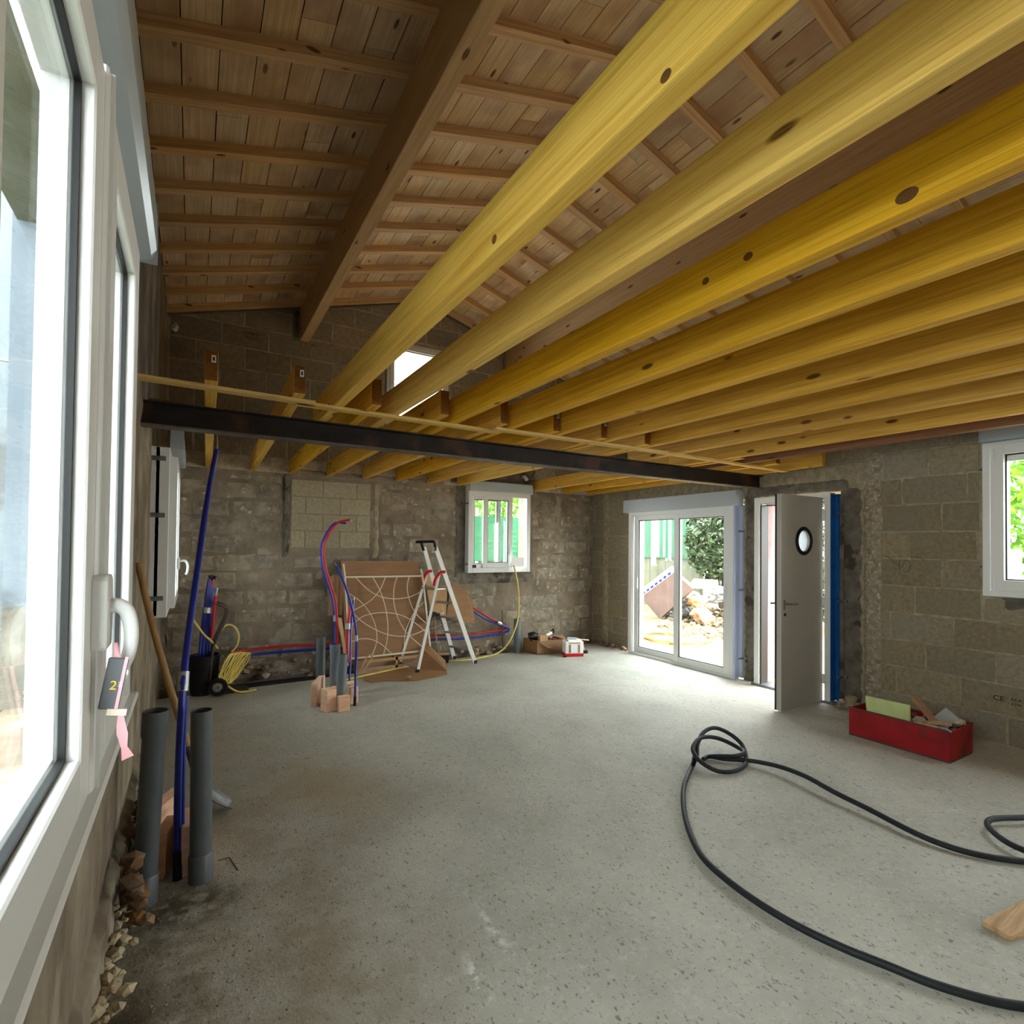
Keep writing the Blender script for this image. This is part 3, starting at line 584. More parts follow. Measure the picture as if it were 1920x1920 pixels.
ribbon([(-.103, 1.068, 1.436), (-.100, 1.066, 1.41), (-.098, 1.064, 1.39)], [(.002, .002, 0), (.005, 0, 0), (.005, 0, 0)], PINK, 'ribbon', tg)
ribbon([(-.094, 1.062, 1.325), (-.093, 1.062, 1.305), (-.091, 1.061, 1.29), (-.088, 1.06, 1.268), (-.083, 1.06, 1.25)], [(.003, 0, 0), (.006, 0, 0), (.0075, 0, 0), (.004, 0, .001), (.008, 0, .003)], PINK, 'ribbon', tg)
kp = pbox(PL, 1.56, 1.60, 1.235, 1.30, .145, .155).build('hinge', PVC, t)
# window 2: narrow window in the left wall beyond the beam
t = thing('window_2', (-.2, 5.5, 1.02), kind='structure')
ring(PL, 4.9, 6.14, 1.015, 2.33, .07, .03, .12).build('frame', PVC, t, bevel=.003)
pbox(PL, 4.90, 4.915, 1.03, 2.33, .0, .055).build('side_liner', ALU, t); pbox(PL, 4.902, 4.912, 1.03, 2.33, .055, .078).build('seam', GASK, t)
sash(PL, 4.97, 5.54, 1.075, 2.27, .07, .09, .17, t); sash(PL, 5.54, 6.11, 1.075, 2.27, .07, .09, .17, t)
shutter_box(PL, 4.92, 6.16, 2.325, 2.50, .21, t, r=.05, d0=.12)
h1 = pbox(PL, 5.52, 5.56, 1.36, 1.46, .17, .19).build('handle_plate', PVC, t, bevel=.004)
MB().tube([(-.09, 5.54, 1.43), (-.05, 5.54, 1.43), (-.03, 5.54, 1.39), (-.035, 5.54, 1.33), (-.045, 5.54, 1.31)], .011, 10, 4).build('handle', PVC, h1, smooth=True)
for z in (1.164, 1.803, 2.24):
    b = MB().box((XL-.02, 4.893, z-.018), (XL+.095, 4.897, z+.018)).build('bracket', GALV, t); MB().box((XL-.02, 4.885, z-.006), (XL+.06, 4.894, z+.006)).build('strap', GALV, b)
# window 3: right wall
t = thing('window_3', (5.7, 1.1, 1.22), kind='structure')
ring(PR, .40, 1.795, 1.222, 2.495, .05, .0, .12).build('frame', PVC, t, bevel=.004)
sash(PR, .46, 1.735, 1.275, 2.47, .085, .06, .145, t, wb=.085)
shutter_box(PR, .38, 1.80, 2.5, 2.70, .15, t, r=.02)
for z in (1.335, 2.39): MB().tube([(5.629, 1.716, z-.045), (5.629, 1.716, z+.045)], .008, 8).build('hinge', PVC, t, smooth=True)
pbox(PR, .545, 1.65, 2.33, 2.385, .03, .07).build('blind_edge', PVC, t)
brackets(PR, 1.80, (1.46, 2.29), .06, t, 1)
# window 4: sliding window in the back wall
t = thing('window_4', (3.94, 6.95, 1.19), kind='structure')
ring(PB, 3.405, 4.465, 1.195, 2.385, .065, .0, .105, wb=.07).build('frame', ALU, t, bevel=.003)
pbox(PB, 3.402, 3.41, 1.2, 2.5, .0, .09).build('side_liner', ALU, t)
sash(PB, 3.465, 3.97, 1.265, 2.325, .06, .03, .055, t, mat_=ALU)
sash(PB, 3.655, 4.155, 1.265, 2.345, .075, .06, .09, t, mat_=ALU)
shutter_box(PB, 3.42, 4.49, 2.385, 2.535, .12, t, r=.012)
brackets(PB, 3.40, (1.32, 2.2), .10, t, -1)
pbox(PB, 3.50, 3.62, 1.262, 1.31, .052, .062).build('stickers', BLK2, t); pbox(PB, 3.56, 3.64, 1.263, 1.31, .0625, .064).build('sticker', WHITE, t)
pbox(PB, 4.10, 4.115, 1.45, 1.60, .09, .10).build('pull', WHITE, t)
# window 5: small light in the gable
t = thing('window_5', (2.65, 7.0, 3.2), kind='structure')
ring(PB, 2.2, 3.10, 3.18, 4.35, .05, -.03, .03).build('frame', PVC, t, bevel=.003)
sash(PB, 2.24, 3.06, 3.22, 4.31, .06, -.02, .045, t)
h1 = pbox(PB, 2.262, 2.285, 3.7, 3.8, .045, .055).build('handle_plate', PVC, t); MB().tube([(2.274, 6.945, 3.77), (2.274, 6.915, 3.765), (2.274, 6.91, 3.70), (2.274, 6.915, 3.66)], .008, 8).build('handle', PVC, h1, smooth=True)
# door 1: white sliding glass door
t = thing('door_1', (5.7, 5.1, 0), kind='structure')
ring(PR, 4.185, 6.005, 0, 2.118, .06, .0, .12, wb=.035).build('frame', ALU, t, bevel=.003)
def psash(u0, u1, d0, d1):
    return sash(PR, u0, u1, .035, 2.075, .085, d0, d1, t, wb=.075, mat_=ALU)
s = psash(5.04, 5.93, .045, .075); MB().box((5.69, 5.862, .98), (5.70, 5.845, 1.14)).build('pull', WHITE, s)
s = psash(4.245, 5.13, .085, .112); MB().box((5.655, 4.30, .97), (5.668, 4.315, 1.15)).build('pull', ALU, s)
pbox(PR, 4.12, 4.185, .02, 2.12, .0, .035).build('side_liner', LAV, t); pbox(PR, 4.178, 4.186, .02, 2.12, .0, .12).build('side_liner', LAV, t)
shutter_box(PR, 4.135, 6.08, 2.11, 2.30, .155, t, r=.006)
brackets(PR, 4.115, (.26, 1.09, 1.8), .08, t, -1)
# door 2: entrance door, leaf standing open into the room
t = thing('door_2', (5.7, 3.45, 0), kind='structure')
fr = ring(PR, 3.03, 3.905, -.02, 2.185, .065, .03, .12, wb=.02).build('frame', PVC, t, bevel=.004)
ring(PR, 3.075, 3.86, .0, 2.14, .03, .0, .085, wb=.02).build('rebate', PVC, t)
pbox(PR, 3.822, 3.832, .02, 2.1, -.02, .10).build('seal', GASK, t); pbox(PR, 3.1, 3.8, 2.088, 2.096, -.02, .11).build('seal', GASK, t)
pbox(PR, 3.915, 3.933, .02, 2.12, -.15, -.085).build('film', BLUEF, t); pbox(PR, 3.905, 3.925, .02, 2.16, -.30, -.15).build('rendered_jamb', mat('pinkish_render', (124, 106, 104), (108, 92, 90), sc=(4, 4, 4)), t)
pbox(PR, 2.995, 3.03, .03, 2.17, .0, .035).build('film', BLUEF, t); pbox(PR, 3.024, 3.031, .03, 2.17, .0, .12).build('film', BLUEF, t)
pbox(PR, 2.955, 2.994, .05, 2.15, .0, .012).build('mortar_edge', W_CEM, t)
pbox(PR, 3.0, 3.93, -.02, .025, -.1, .13).build('threshold', GALV, t)
brackets(PR, 2.965, (.283, 1.06, 1.964), .07, t, -1)
pbox(PR, 3.42, 3.45, 2.22, 2.30, .0, .006).build('bracket', GALV, t)
# the leaf with its round window
lf = MB(); X0, X1, Y0, Y1, Z0, Z1 = 4.94, 5.66, 3.11, 3.165, .015, 2.135; cx, cz, ra, rb = 5.317, 1.675, .135, .135; n = 32
def pt(k, y): a = 2*math.pi*k/n; return (cx+ra*math.cos(a), y, cz+rb*math.sin(a))
for y in (Y0, Y1):
    qs = [(X1, cz), (X1, Z1), (cx, Z1), (X0, Z1), (X0, cz), (X0, Z0), (cx, Z0), (X1, Z0), (X1, cz)]
    for q in range(8):
        (ax, az), (bx_, bz) = qs[q], qs[q+1]; steps = n//8
        for k in range(steps):
            t0, t1 = k/steps, (k+1)/steps; lf.face([pt(q*steps+k, y), (ax+(bx_-ax)*t0, y, az+(bz-az)*t0), (ax+(bx_-ax)*t1, y, az+(bz-az)*t1), pt(q*steps+k+1, y)])
for k in range(n): lf.face([pt(k, Y0), pt(k+1, Y0), pt(k+1, Y1), pt(k, Y1)])
for (a, b_) in (((X0, Z0), (X0, Z1)), ((X0, Z1), (X1, Z1)), ((X1, Z1), (X1, Z0)), ((X1, Z0), (X0, Z0))): lf.face([(a[0], Y0, a[1]), (b_[0], Y0, b_[1]), (b_[0], Y1, b_[1]), (a[0], Y1, a[1])])
leaf = lf.build('leaf', GREYD, t, recalc=False)
bm = bmesh.new(); bm.from_mesh(leaf.data); bmesh.ops.remove_doubles(bm, verts=bm.verts, dist=1e-5); bmesh.ops.recalc_face_normals(bm, faces=bm.faces); bm.to_mesh(leaf.data); bm.free()
MB().lathe((cx, Y0-.008, cz), [(.108, .0), (.112, -.006), (.136, -.006), (.146, .004), (.146, .012), (.108, .012), (.108, 0)], 40, (0, 1, 0)).build('porthole_rim', GASK, leaf, smooth=True)
MB().lathe((cx, Y0+.012, cz), [(.0001, 0), (.12, 0), (.12, .01), (.0001, .01)], 40, (0, 1, 0)).build('porthole_pane', FROST, leaf)
MB().lathe((cx, Y0+.002, cz), [(.1, 0), (.115, -.004), (.12, .012), (.1, .012), (.1, 0)], 40, (0, 1, 0)).build('inner_rim', ALU, leaf, smooth=True)
MB().box((X0-.004, Y1-.004, Z0), (X0+.012, Y1+.012, Z1)).build('edge_seal', GASK, leaf)
MB().box((4.975, 3.104, .99), (4.998, 3.11, 1.09)).build('lock_plate', GALV, leaf, bevel=.002)
MB().tube([(4.987, 3.105, 1.055), (4.987, 3.07, 1.055), (5.01, 3.06, 1.055), (5.13, 3.06, 1.052)], .009, 8, 3).build('lever', GALV, leaf, smooth=True)
MB().tube([(4.987, 3.166, 1.055), (4.987, 3.20, 1.055), (4.93, 3.21, 1.055)], .009, 8, 3).build('lever', BLK2, leaf, smooth=True)
MB().lathe((4.997, 3.11, .948), [(.001, -.004), (.016, -.004), (.016, .0)], 14, (0, 1, 0)).build('keyhole', BLK2, leaf)
for z in (.25, 1.05, 1.95): MB().box((5.645, 3.075, z-.05), (5.675, 3.108, z+.05)).build('hinge', PVC, leaf)
# ---------------------------------------------------------------- things in the near room
t = thing('drain_pipe', (-.165, 2.86, -.05), 'dark grey upright drain pipe, the left one of the tall pair by the big window', 'pipe', 'tall grey drain pipes by the left wall')
def updrain(c, top, r, t, m, socket_top=False, socket_low=True, lean=(0, 0)):
    cx, cy = c; A = Vector((lean[0], lean[1], 1)).normalized(); L_ = top+.05
    prof = [(r, 0), (r, L_), (r-.004, L_), (r-.004, .3), (.001, .3)]
    if socket_top: prof = [(r, 0), (r, L_-.12), (r+.005, L_-.105), (r+.005, L_), (r+.0005, L_), (r-.001, L_-.1), (r-.004, L_-.12), (r-.004, L_-.5), (.001, L_-.5)]
    MB().lathe((cx, cy, -.05), prof, 28, A).build('tube', m, t, smooth=True)
    if socket_low: MB().lathe((cx, cy, -.05), [(r+.001, .0), (r+.006, .0), (r+.006, .17), (r+.001, .178)], 28, A).build('socket', m, t, smooth=True)
updrain((-.158, 2.87), .845, .046, t, DPVC, True, True, (.035, .0))
t = thing('drain_pipe', (.063, 2.94, -.05), 'dark grey upright drain pipe, the right one of the tall pair by the big window', 'pipe', 'tall grey drain pipes by the left wall')
updrain((.063, 2.94), .80, .046, t, DPVC, False, True, (-.012, .0))
# blue pipe leaning up between them
t = thing('water_pipe', (-.03, 3.0, 0), 'tall blue water pipe rising between the two tall grey pipes', 'pipe')
bp = [(-.031, 3.0, .0), (-.037, 3.02, .3), (-.036, 3.05, .6), (-.028, 3.08, .85), (-.022, 3.12, .97), (-.008, 3.25, 1.13), (.025, 3.5, 1.42), (.065, 3.8, 1.78), (.1, 4.05, 2.03), (.135, 4.25, 2.24)]
MB().tube(bp, .0165, 12, 5).build('tube', BLUEP, t, smooth=True)
MB().tube([(-.012, 3.02, .02), (-.018, 3.04, .3), (-.018, 3.07, .6), (-.012, 3.09, .84)], .011, 10, 5).build('second_tube', BLUEP, t, smooth=True)
MB().tube([(-.027, 3.09, .865), (-.023, 3.115, .955)], .024, 12, 1).build('tape', TAPE, t, smooth=True)
MB().tube([(-.031, 2.995, .0), (-.034, 3.005, .13)], .021, 12, 1).build('black_foot', BLK2, t, smooth=True)
MB().tube([(.135, 4.25, 2.24), (.139, 4.27, 2.30), (.136, 4.28, 2.36)], .009, 8, 3, rr=.002).build('taped_tip', TAPE, t, smooth=True)
# terracotta bricks around the foot of the pipes
def brick(c, d, rz, label, rx=0, ry=0, group='bricks at the tall pipes'):
    MB().obox(c, d, rz, rx, ry).build('brick', TERRA, label=label, cat='brick', group=group, bevel=.004)
brick((-.085, 3.13, .105), (.055, .20, .21), -.25, 'terracotta brick on edge just behind the left tall grey pipe')
brick((.0, 3.10, .12), (.05, .22, .24), .05, 'terracotta brick on edge between the blue pipe and right tall pipe')
brick((-.12, 3.34, .14), (.06, .20, .26), -.5, 'terracotta brick leaning at the wall farthest behind the tall grey pipes', ry=.25)
# shovel
t = thing('shovel', (.1, 3.65, 0), 'round shovel with wooden handle leaning on the left wall, blade on floor', 'shovel')
MB().tube([(-.262, 3.70, 1.48), (-.19, 3.69, 1.13), (-.09, 3.66, .74), (.005, 3.61, .40)], .0175, 12, 5, rr=.0185).build('handle', ASH, t, smooth=True)
MB().tube([(.0, 3.612, .42), (.022, 3.60, .33), (.035, 3.60, .24), (.055, 3.60, .15)], .021, 10, 4, rr=.011).build('socket', RUST, t, smooth=True)
sb = MB(); g = []
for j in range(9):
    v = j/8; hw = .115*(1-abs(v-.35)**2.2*1.35) if v > .35 else .115*(.72+.28*v/.35)
    row = []
    for i in range(7):
        u = (i-3)/3; row.append(Vector((.055+.16*v+.02*u*u, 3.60+hw*u+.03*v, .15-.145*v+.028*(u*u)*(1-v*.4))))
    g.append(row)
for j in range(8):
    for i in range(6): sb.face([g[j][i], g[j][i+1], g[j+1][i+1], g[j+1][i]])
sb.build('blade', SHOVM, t, solid=.002, smooth=True, recalc=False)
# rubble and crumbs along the foot of the left wall
def heap(name, label, pts, group=None, m=STONE, cat='rubble', zf=0):
    c = Vector((sum(p[0] for p in pts)/len(pts), sum(p[1] for p in pts)/len(pts), zf)); t = thing(name, tuple(c), label, cat, group)
    for (x, y, z, r) in pts: MB().stone((x, y, z), r).build('stone', m, t)
    return t
random.seed(3)
PALE = mat('pale_mortar_lump', (196, 182, 150), (160, 144, 114), sc=(9, 9, 9), rand=.12, bump=.6, bsc=60)
heap('mortar_rubble', 'pale mortar lumps along the foot of the left wall near the camera', [(XL+.03+random.uniform(0, .05)*(1 if i % 3 else 1.8), 1.45+i*.0155+random.uniform(-.02, .02), .005+random.uniform(0, .07), random.uniform(.012, .036)) for i in range(88)], m=PALE, cat='rubble')
heap('brown_rubble', 'brown earthy rubble against the left wall behind the tall pipes', [(XL+.08+random.uniform(0, .07)*(1-z_/.5), 2.62+i*.014, z_, random.uniform(.022, .055)) for i, z_ in enumerate([random.uniform(0, .3) for _ in range(95)])], m=mat('brown_lump', (128, 98, 66), (86, 64, 44), sc=(9, 9, 9), rand=.25, bump=.7, bsc=40))
bits = MB(); random.seed(5)
for i in range(900):
    a = random.random()
    if a < .5: x, y = XL+.05+abs(random.gauss(0, .22)), random.uniform(1.2, 3.6)
    elif a < .75: x, y = random.gauss(.2, .25), random.gauss(2.6, .5)
    else: x, y = random.uniform(.2, 5.2), random.uniform(.6, 6.3)
    if x < XL+.03 or x > 5.6 or (3.5 < y and x < .3 and a < .75): continue
    bits.stone((x, y, .002), random.uniform(.0018, .0055 if a < .75 else .004), .6)
bits.build('grit', STONE, label='loose crumbs and grit scattered over the concrete floor', cat='grit', kind='stuff')
# square outline in the concrete beside the right tall pipe
o = MB(); 
for p, q in (((.14, 3.066), (.19, 3.071)), ((.19, 3.071), (.219, 2.93))): o.bar((p[0], p[1], .001), (q[0], q[1], .001), .004, .003)
o.build('cover_frame', RUST, label='small rusty square outline set in the floor by the right tall pipe', cat='floor cover')
# ---------------------------------------------------------------- pipe group in the middle distance
t = thing('drain_pipe', (1.16, 5.74, -.05), 'short grey drain pipe, leftmost of the three rising from the bricks', 'pipe', 'short grey drain pipes')
updrain((1.17, 5.80), .62, .046, t, DPVC, False, False)
t = thing('drain_pipe', (1.27, 5.62, -.05), 'short grey drain pipe with a socket, middle of the three among the bricks', 'pipe', 'short grey drain pipes')
updrain((1.268, 5.62), .57, .047, t, DPVC2, True, False, (.01, 0))
t = thing('drain_pipe', (1.3, 5.35, -.05), 'short grey drain pipe nearest the camera, brick stood in front of its foot', 'pipe', 'short grey drain pipes')
updrain((1.275, 5.37), .508, .047, t, DPVC2, False, False, (.03, 0))
G2 = 'bricks round the short pipes'
brick((1.115, 5.62, .115), (.055, .36, .235), -.42, 'terracotta brick stood on edge left of the short pipes', group=G2)
brick((1.145, 5.29, .105), (.105, .11, .21), .35, 'terracotta brick standing on end, nearest of the group at short pipes', group=G2)
brick((1.265, 5.20, .075), (.11, .05, .15), .12, 'broken terracotta brick in front of the nearest short pipe', group=G2)
brick((1.405, 5.42, .085), (.09, .07, .17), .3, 'terracotta brick right of the short pipes beside the blue pipe', group=G2)
brick((1.40, 5.50, .185), (.09, .05, .03), .2, 'flat chip of brick lying on top of another brick', group=G2)
brick((1.29, 5.50, .085), (.13, .05, .17), .1, 'terracotta brick standing behind the nearest short pipe', group=G2)
def hose(name, label, cat, pts, r, m, group=None, seg=10, sm=5): return MB().tube(pts, r, seg, sm).build(name, m, label=label, cat=cat, group=group, smooth=True)
t = thing('water_pipe', (1.27, 5.62, .4), 'red and blue pipe pair curving up from the middle short grey pipe', 'pipe')
rb = [(1.28, .45), (1.28, .57), (1.276, .823), (1.257, 1.022), (1.201, 1.2), (1.151, 1.376), (1.137, 1.562), (1.183, 1.694), (1.266, 1.806), (1.369, 1.837)]
MB().tube([(x-.007, 5.66, z) for x, z in rb[:-1]]+[(1.37, 5.66, 1.812)], .011, 8, 5).build('blue_tube', BLUEP, t, smooth=True)
MB().tube([(x+.012, 5.62, z+.004) for x, z in rb]+[(1.42, 5.62, 1.845)], .011, 8, 5).build('red_tube', REDP, t, smooth=True)
MB().tube([(1.278, 5.64, .80), (1.276, 5.64, .86)], .022, 10, 1).build('tape', TAPE, t, smooth=True)
MB().tube([(1.40, 5.62, 1.842), (1.43, 5.62, 1.846)], .014, 8, 1).build('tape', TAPE, t)
t = thing('water_pipe', (1.46, 5.3, 0), 'tall blue pipe curving from the floor right of the short pipes', 'pipe')
MB().tube([(1.405, 5.33, -.02), (1.418, 5.36, .2), (1.43, 5.4, .42), (1.432, 5.4, .65), (1.405, 5.4, .85), (1.36, 5.4, 1.04), (1.29, 5.4, 1.24), (1.225, 5.4, 1.38)], .0125, 10, 5).build('tube', BLUEP, t, smooth=True)
MB().tube([(1.405, 5.325, .0), (1.407, 5.33, .09)], .015, 10, 1).build('black_foot', BLK2, t, smooth=True)
MB().tube([(1.431, 5.4, .62), (1.429, 5.4, .68)], .016, 10, 1).build('tape', TAPE, t, smooth=True)
MB().tube([(1.225, 5.4, 1.38), (1.205, 5.4, 1.415)], .006, 6, 1, rr=.002).build('wire_end', TAPE, t)
t = thing('water_pipe', (1.40, 5.55, .3), 'short red pipe with blue ones, rising behind the nearest short grey pipe', 'pipe')
MB().tube([(1.376, 5.5, .4), (1.38, 5.55, .55), (1.39, 5.58, .75), (1.415, 5.6, .95)], .0165, 10, 4).build('red_tube', REDP, t, smooth=True)
MB().tube([(1.40, 5.55, .05), (1.425, 5.6, .38), (1.44, 5.65, .7), (1.475, 5.7, 1.0)], .011, 8, 4).build('blue_tube', BLUEP, t, smooth=True)
MB().tube([(1.388, 5.575, .72), (1.39, 5.58, .78)], .026, 10, 1).build('tape', TAPE, t, smooth=True)
MB().tube([(1.475, 5.7, 1.0), (1.48, 5.7, 1.03)], .007, 6, 1).build('wire_end', TAPE, t)
# pipes running along the back wall above the trench
R2 = 'red and blue pipes along the back wall'
hose('water_pipe', 'red pipe running along the back wall left of the short pipes', 'pipe', [(.40, 6.72, .372), (.57, 6.85, .357), (.943, 6.87, .366), (1.315, 6.86, .353), (1.75, 6.86, .345)], .016, REDP, R2)
hose('water_pipe', 'dark blue pipe under the red one on the back wall, left part', 'pipe', [(.42, 6.7, .31), (.605, 6.85, .300), (.944, 6.87, .30), (1.316, 6.86, .295), (1.75, 6.86, .28)], .016, BLUEP, R2)
hose('water_pipe', 'red pipe looping out from behind the brown cardboard on the right', 'pipe', [(2.6, 6.86, .335), (2.85, 6.86, .349), (3.22, 6.86, .328), (3.73, 6.86, .336), (3.93, 6.85, .345), (4.02, 6.84, .37), (3.93, 6.84, .437), (3.727, 6.86, .548), (3.50, 6.88, .688), (3.3, 6.9, .80)], .015, REDP, R2)
hose('water_pipe', 'blue pipe looping under the red one at the right of the ladder', 'pipe', [(2.6, 6.82, .27), (2.85, 6.82, .295), (3.3, 6.82, .275), (3.73, 6.82, .287), (3.95, 6.81, .31), (4.05, 6.80, .355), (3.93, 6.82, .42), (3.727, 6.86, .50), (3.49, 6.88, .645), (3.3, 6.9, .76)], .015, BLUEP, R2)
MB().tube([(3.86, 6.82, .47), (3.92, 6.82, .44)], .028, 8, 1).build('tape_wrap', TAPE, label='silver tape joining red and blue pipes right of the ladder', cat='tape')
hose('drain_pipe', 'black drain pipe lying in the trench along the back wall', 'pipe', [(.35, 6.62, -.03), (.9, 6.66, -.03), (1.5, 6.68, -.04), (1.9, 6.7, -.05)], .055, BLK2, sm=3)
hose('rebar', 'thin rusty rod standing against the back wall right of the pipe loop', 'rod', [(4.02, 6.94, .02), (4.018, 6.96, .62)], .006, RUST)
random.seed(21)
pts = []
for i in range(70):
    x = random.uniform(.5, 2.0) if i < 30 else random.uniform(2.8, 4.1); pts.append((x, random.uniform(6.84, 6.96), random.uniform(-.02, .17)*(1 if i < 30 else .8), random.uniform(.025, .065)))
heap('rubble_heap', 'broken stones piled in the trench left of the pipe bricks', pts[:30], 'stones in the trench')
heap('rubble_heap', 'broken stones piled along the back wall behind the ladder', pts[30:], 'stones in the trench')
heap('rubble_heap', 'broken stones in the corner behind the cardboard box and white box', [(random.uniform(4.5, 5.7), random.uniform(6.84, 6.95), random.uniform(-.03, .12), random.uniform(.02, .05)) for i in range(30)], 'stones in the trench')
heap('rubble_heap', 'small stones along the right wall left of the sliding door', [(random.uniform(5.70, 5.76), random.uniform(6.1, 6.9), random.uniform(0, .06), random.uniform(.015, .035)) for i in range(26)], 'stones in the trench')
heap('rubble_heap', 'mortar crumbs on the floor at the right foot of the open door', [(random.uniform(5.62, 5.76), random.uniform(2.62, 3.0), random.uniform(0, .05), random.uniform(.012, .04)) for i in range(16)], m=PALE)
t = thing('drain_pipe', (4.2, 6.88, -.1), 'single grey drain pipe by the back wall left of the cardboard box', 'pipe')
updrain((4.19, 6.80), .505, .052, t, DPVC2, False, False)
hose('yellow_hose', 'yellow hose hanging from the back window down to the floor', 'hose', [(4.13, 6.86, 1.30), (4.135, 6.80, 1.24), (4.155, 6.73, .94), (4.152, 6.72, .55), (4.05, 6.70, .29), (3.92, 6.70, .12), (3.78, 6.72, .03), (3.55, 6.68, .014), (3.25, 6.62, .014), (2.9, 6.70, .014), (2.4, 6.62, .016), (1.8, 6.42, .014), (1.5, 6.3, .014)], .012, YELH)
MB().box((4.09, 6.83, 1.275), (4.32, 6.86, 1.42)).build('cream_card', WHITE, label='white card standing on the sill of the back window at right', cat='card', bevel=.002)
# ---------------------------------------------------------------- ladder
t = thing('step_ladder', (2.8, 6.6, 0), 'aluminium step ladder with red hinges and black top handle', 'ladder')
A0, A1, B0, B1 = Vector((3.306, 6.44, 0)), Vector((2.738, 6.52, 1.568)), Vector((3.17, 6.82, 0)), Vector((2.69, 6.80, 1.565))
C0, C1, D0, D1 = Vector((2.43, 6.30, 0)), Vector((2.80, 6.50, 1.26)), Vector((2.325, 6.70, 0)), Vector((2.755, 6.80, 1.25))
for p, q in ((A0, A1), (B0, B1)): MB().bar(p, q, .022, .06, (1, 0, .3)).build('rail', LADM, t, bevel=.003)
for p, q in ((C0, C1), (D0, D1)): MB().bar(p, q, .02, .036, (1, 0, .3)).build('leg', LADM, t, bevel=.003)
for k, f in enumerate((.121, .252, .388, .52)):
    p, q = A0.lerp(A1, f), B0.lerp(B1, f); MB().bar(p, q, .08, .022).build('step', STEP, t, bevel=.003)
pl = MB(); a, b_ = A0.lerp(A1, .648), B0.lerp(B1, .648); pl.bar(a+Vector((-.10, 0, 0)), b_+Vector((-.10, 0, 0)), .25, .025).build('platform', STEP, t, bevel=.004)
hb = MB(); hb.tube([A1+Vector((.0, 0, -.05)), A1, A1+Vector((-.012, -.0, .055)), A1+Vector((-.03, .01, .07)), B1+Vector((-.05, .0, .068)), B1+Vector((-.10, .02, .065))], .019, 10, 3); hb.build('top_handle', BLK2, t, smooth=True)
MB().tube([B1+Vector((.0, 0, -.05)), B1+Vector((-.04, 0, .06))], .019, 10, 1).build('handle_leg', BLK2, t, smooth=True)
for p, c_ in ((A0.lerp(A1, .79), C1), (B0.lerp(B1, .79), D1)):
    MB().tube([p+Vector((.01, -.015, .0)), (p+c_)/2+Vector((-.03, -.015, -.02)), c_+Vector((-.07, -.015, -.12)), c_+Vector((-.085, -.015, -.20))], .021, 8, 4).build('hinge', REDC, t, smooth=True)
MB().bar(C0.lerp(C1, .05), D0.lerp(D1, .05), .02, .03).build('cross_bar', STEP, t); 
for f, g_ in ((.40, .42),): MB().tube([C0.lerp(C1, f), A0.lerp(A1, f)], .003, 6, 1).build('stay', TAPE, t); MB().tube([D0.lerp(D1, f), B0.lerp(B1, f)], .003, 6, 1).build('stay', TAPE, t)
for p in (A0, B0, C0, D0): MB().box(p+Vector((-.022, -.02, 0)), p+Vector((.022, .02, .045))).build('foot', BLK2, t, bevel=.004)
# ---------------------------------------------------------------- panel with ironwork, cardboard
MB().hexa([(1.66, 6.70, .10), (2.78, 6.72, .12), (2.78, 6.735, .12), (1.66, 6.715, .10), (1.61, 6.86, 1.38), (2.63, 6.87, 1.375), (2.63, 6.885, 1.375), (1.61, 6.875, 1.38)]).build('cardboard_sheet', CARD, label='large brown cardboard sheet standing behind the cream rod panel', cat='cardboard')
t = thing('rod_panel', (2.2, 6.65, .1), 'cream metal panel of crossing arcs leaning against brown cardboard', 'panel')
Y = 6.655
for nm, pts in dict(top=[(1.613, 1.188), (2.62, 1.182)], left=[(1.591, 1.351), (1.613, 1.193), (1.654, .613), (1.70, .18)], right=[(2.596, 1.273), (2.62, 1.18), (2.745, .204)], bottom=[(1.70, .185), (2.745, .195)]).items():
    m_ = MB(); P_ = [Vector((x, Y, z)) for x, z in pts]
    for p, q in zip(P_[:-1], P_[1:]): m_.bar(p, q, .02, .02, (0, 1, 0))
    m_.build('frame_bar', CREAM, t)
for pts in ([(1.747, 1.183), (1.874, 1.046), (2.036, .941), (2.229, .896), (2.441, .911), (2.60, .975)], [(2.121, 1.175), (2.048, 1.013), (1.929, .885), (1.754, .789), (1.66, .76)], [(1.958, 1.178), (2.062, .986), (2.134, .755), (2.162, .526), (2.147, .339), (2.108, .195)],
            [(2.274, 1.18), (2.234, 1.034), (2.237, .845), (2.303, .624), (2.419, .439), (2.537, .327), (2.686, .203)], [(2.437, 1.176), (2.411, 1.028), (2.457, .834), (2.546, .678), (2.70, .535)], [(2.664, .848), (2.531, .734), (2.446, .588), (2.391, .427), (2.38, .21)],
            [(1.641, 1.001), (1.811, .877), (1.946, .699), (2.008, .536), (2.018, .363), (1.966, .202)], [(1.68, .575), (1.827, .687), (1.985, .724), (2.162, .72), (2.345, .676), (2.518, .576), (2.70, .42)], [(1.656, .833), (1.801, .656), (1.988, .525), (2.18, .437), (2.377, .404), (2.55, .429), (2.71, .49)], [(1.69, .385), (1.805, .414), (1.937, .403), (2.072, .332), (2.212, .199)]):
    MB().tube([(x, Y+.004, z) for x, z in pts], .0055, 6, 5).build('arc', CREAM, t, smooth=True)
def sheet(name, pts, m, label, cat='cardboard', group=None, th=.004, curl=None):
    mb = MB(); mb.face(pts); return mb.build(name, m, label=label, cat=cat, group=group, solid=th, recalc=False)
CG = 'cardboard leaning and lying around the ladder'
sheet('cardboard_piece', [(3.116, 6.86, .99), (3.12, 6.84, 1.05), (3.346, 6.86, .97), (3.466, 6.87, .80), (3.504, 6.84, .463), (3.25, 6.84, .52), (3.05, 6.84, .58)], CARD, 'stiff brown cardboard piece leaning at the wall right of ladder', group=CG)
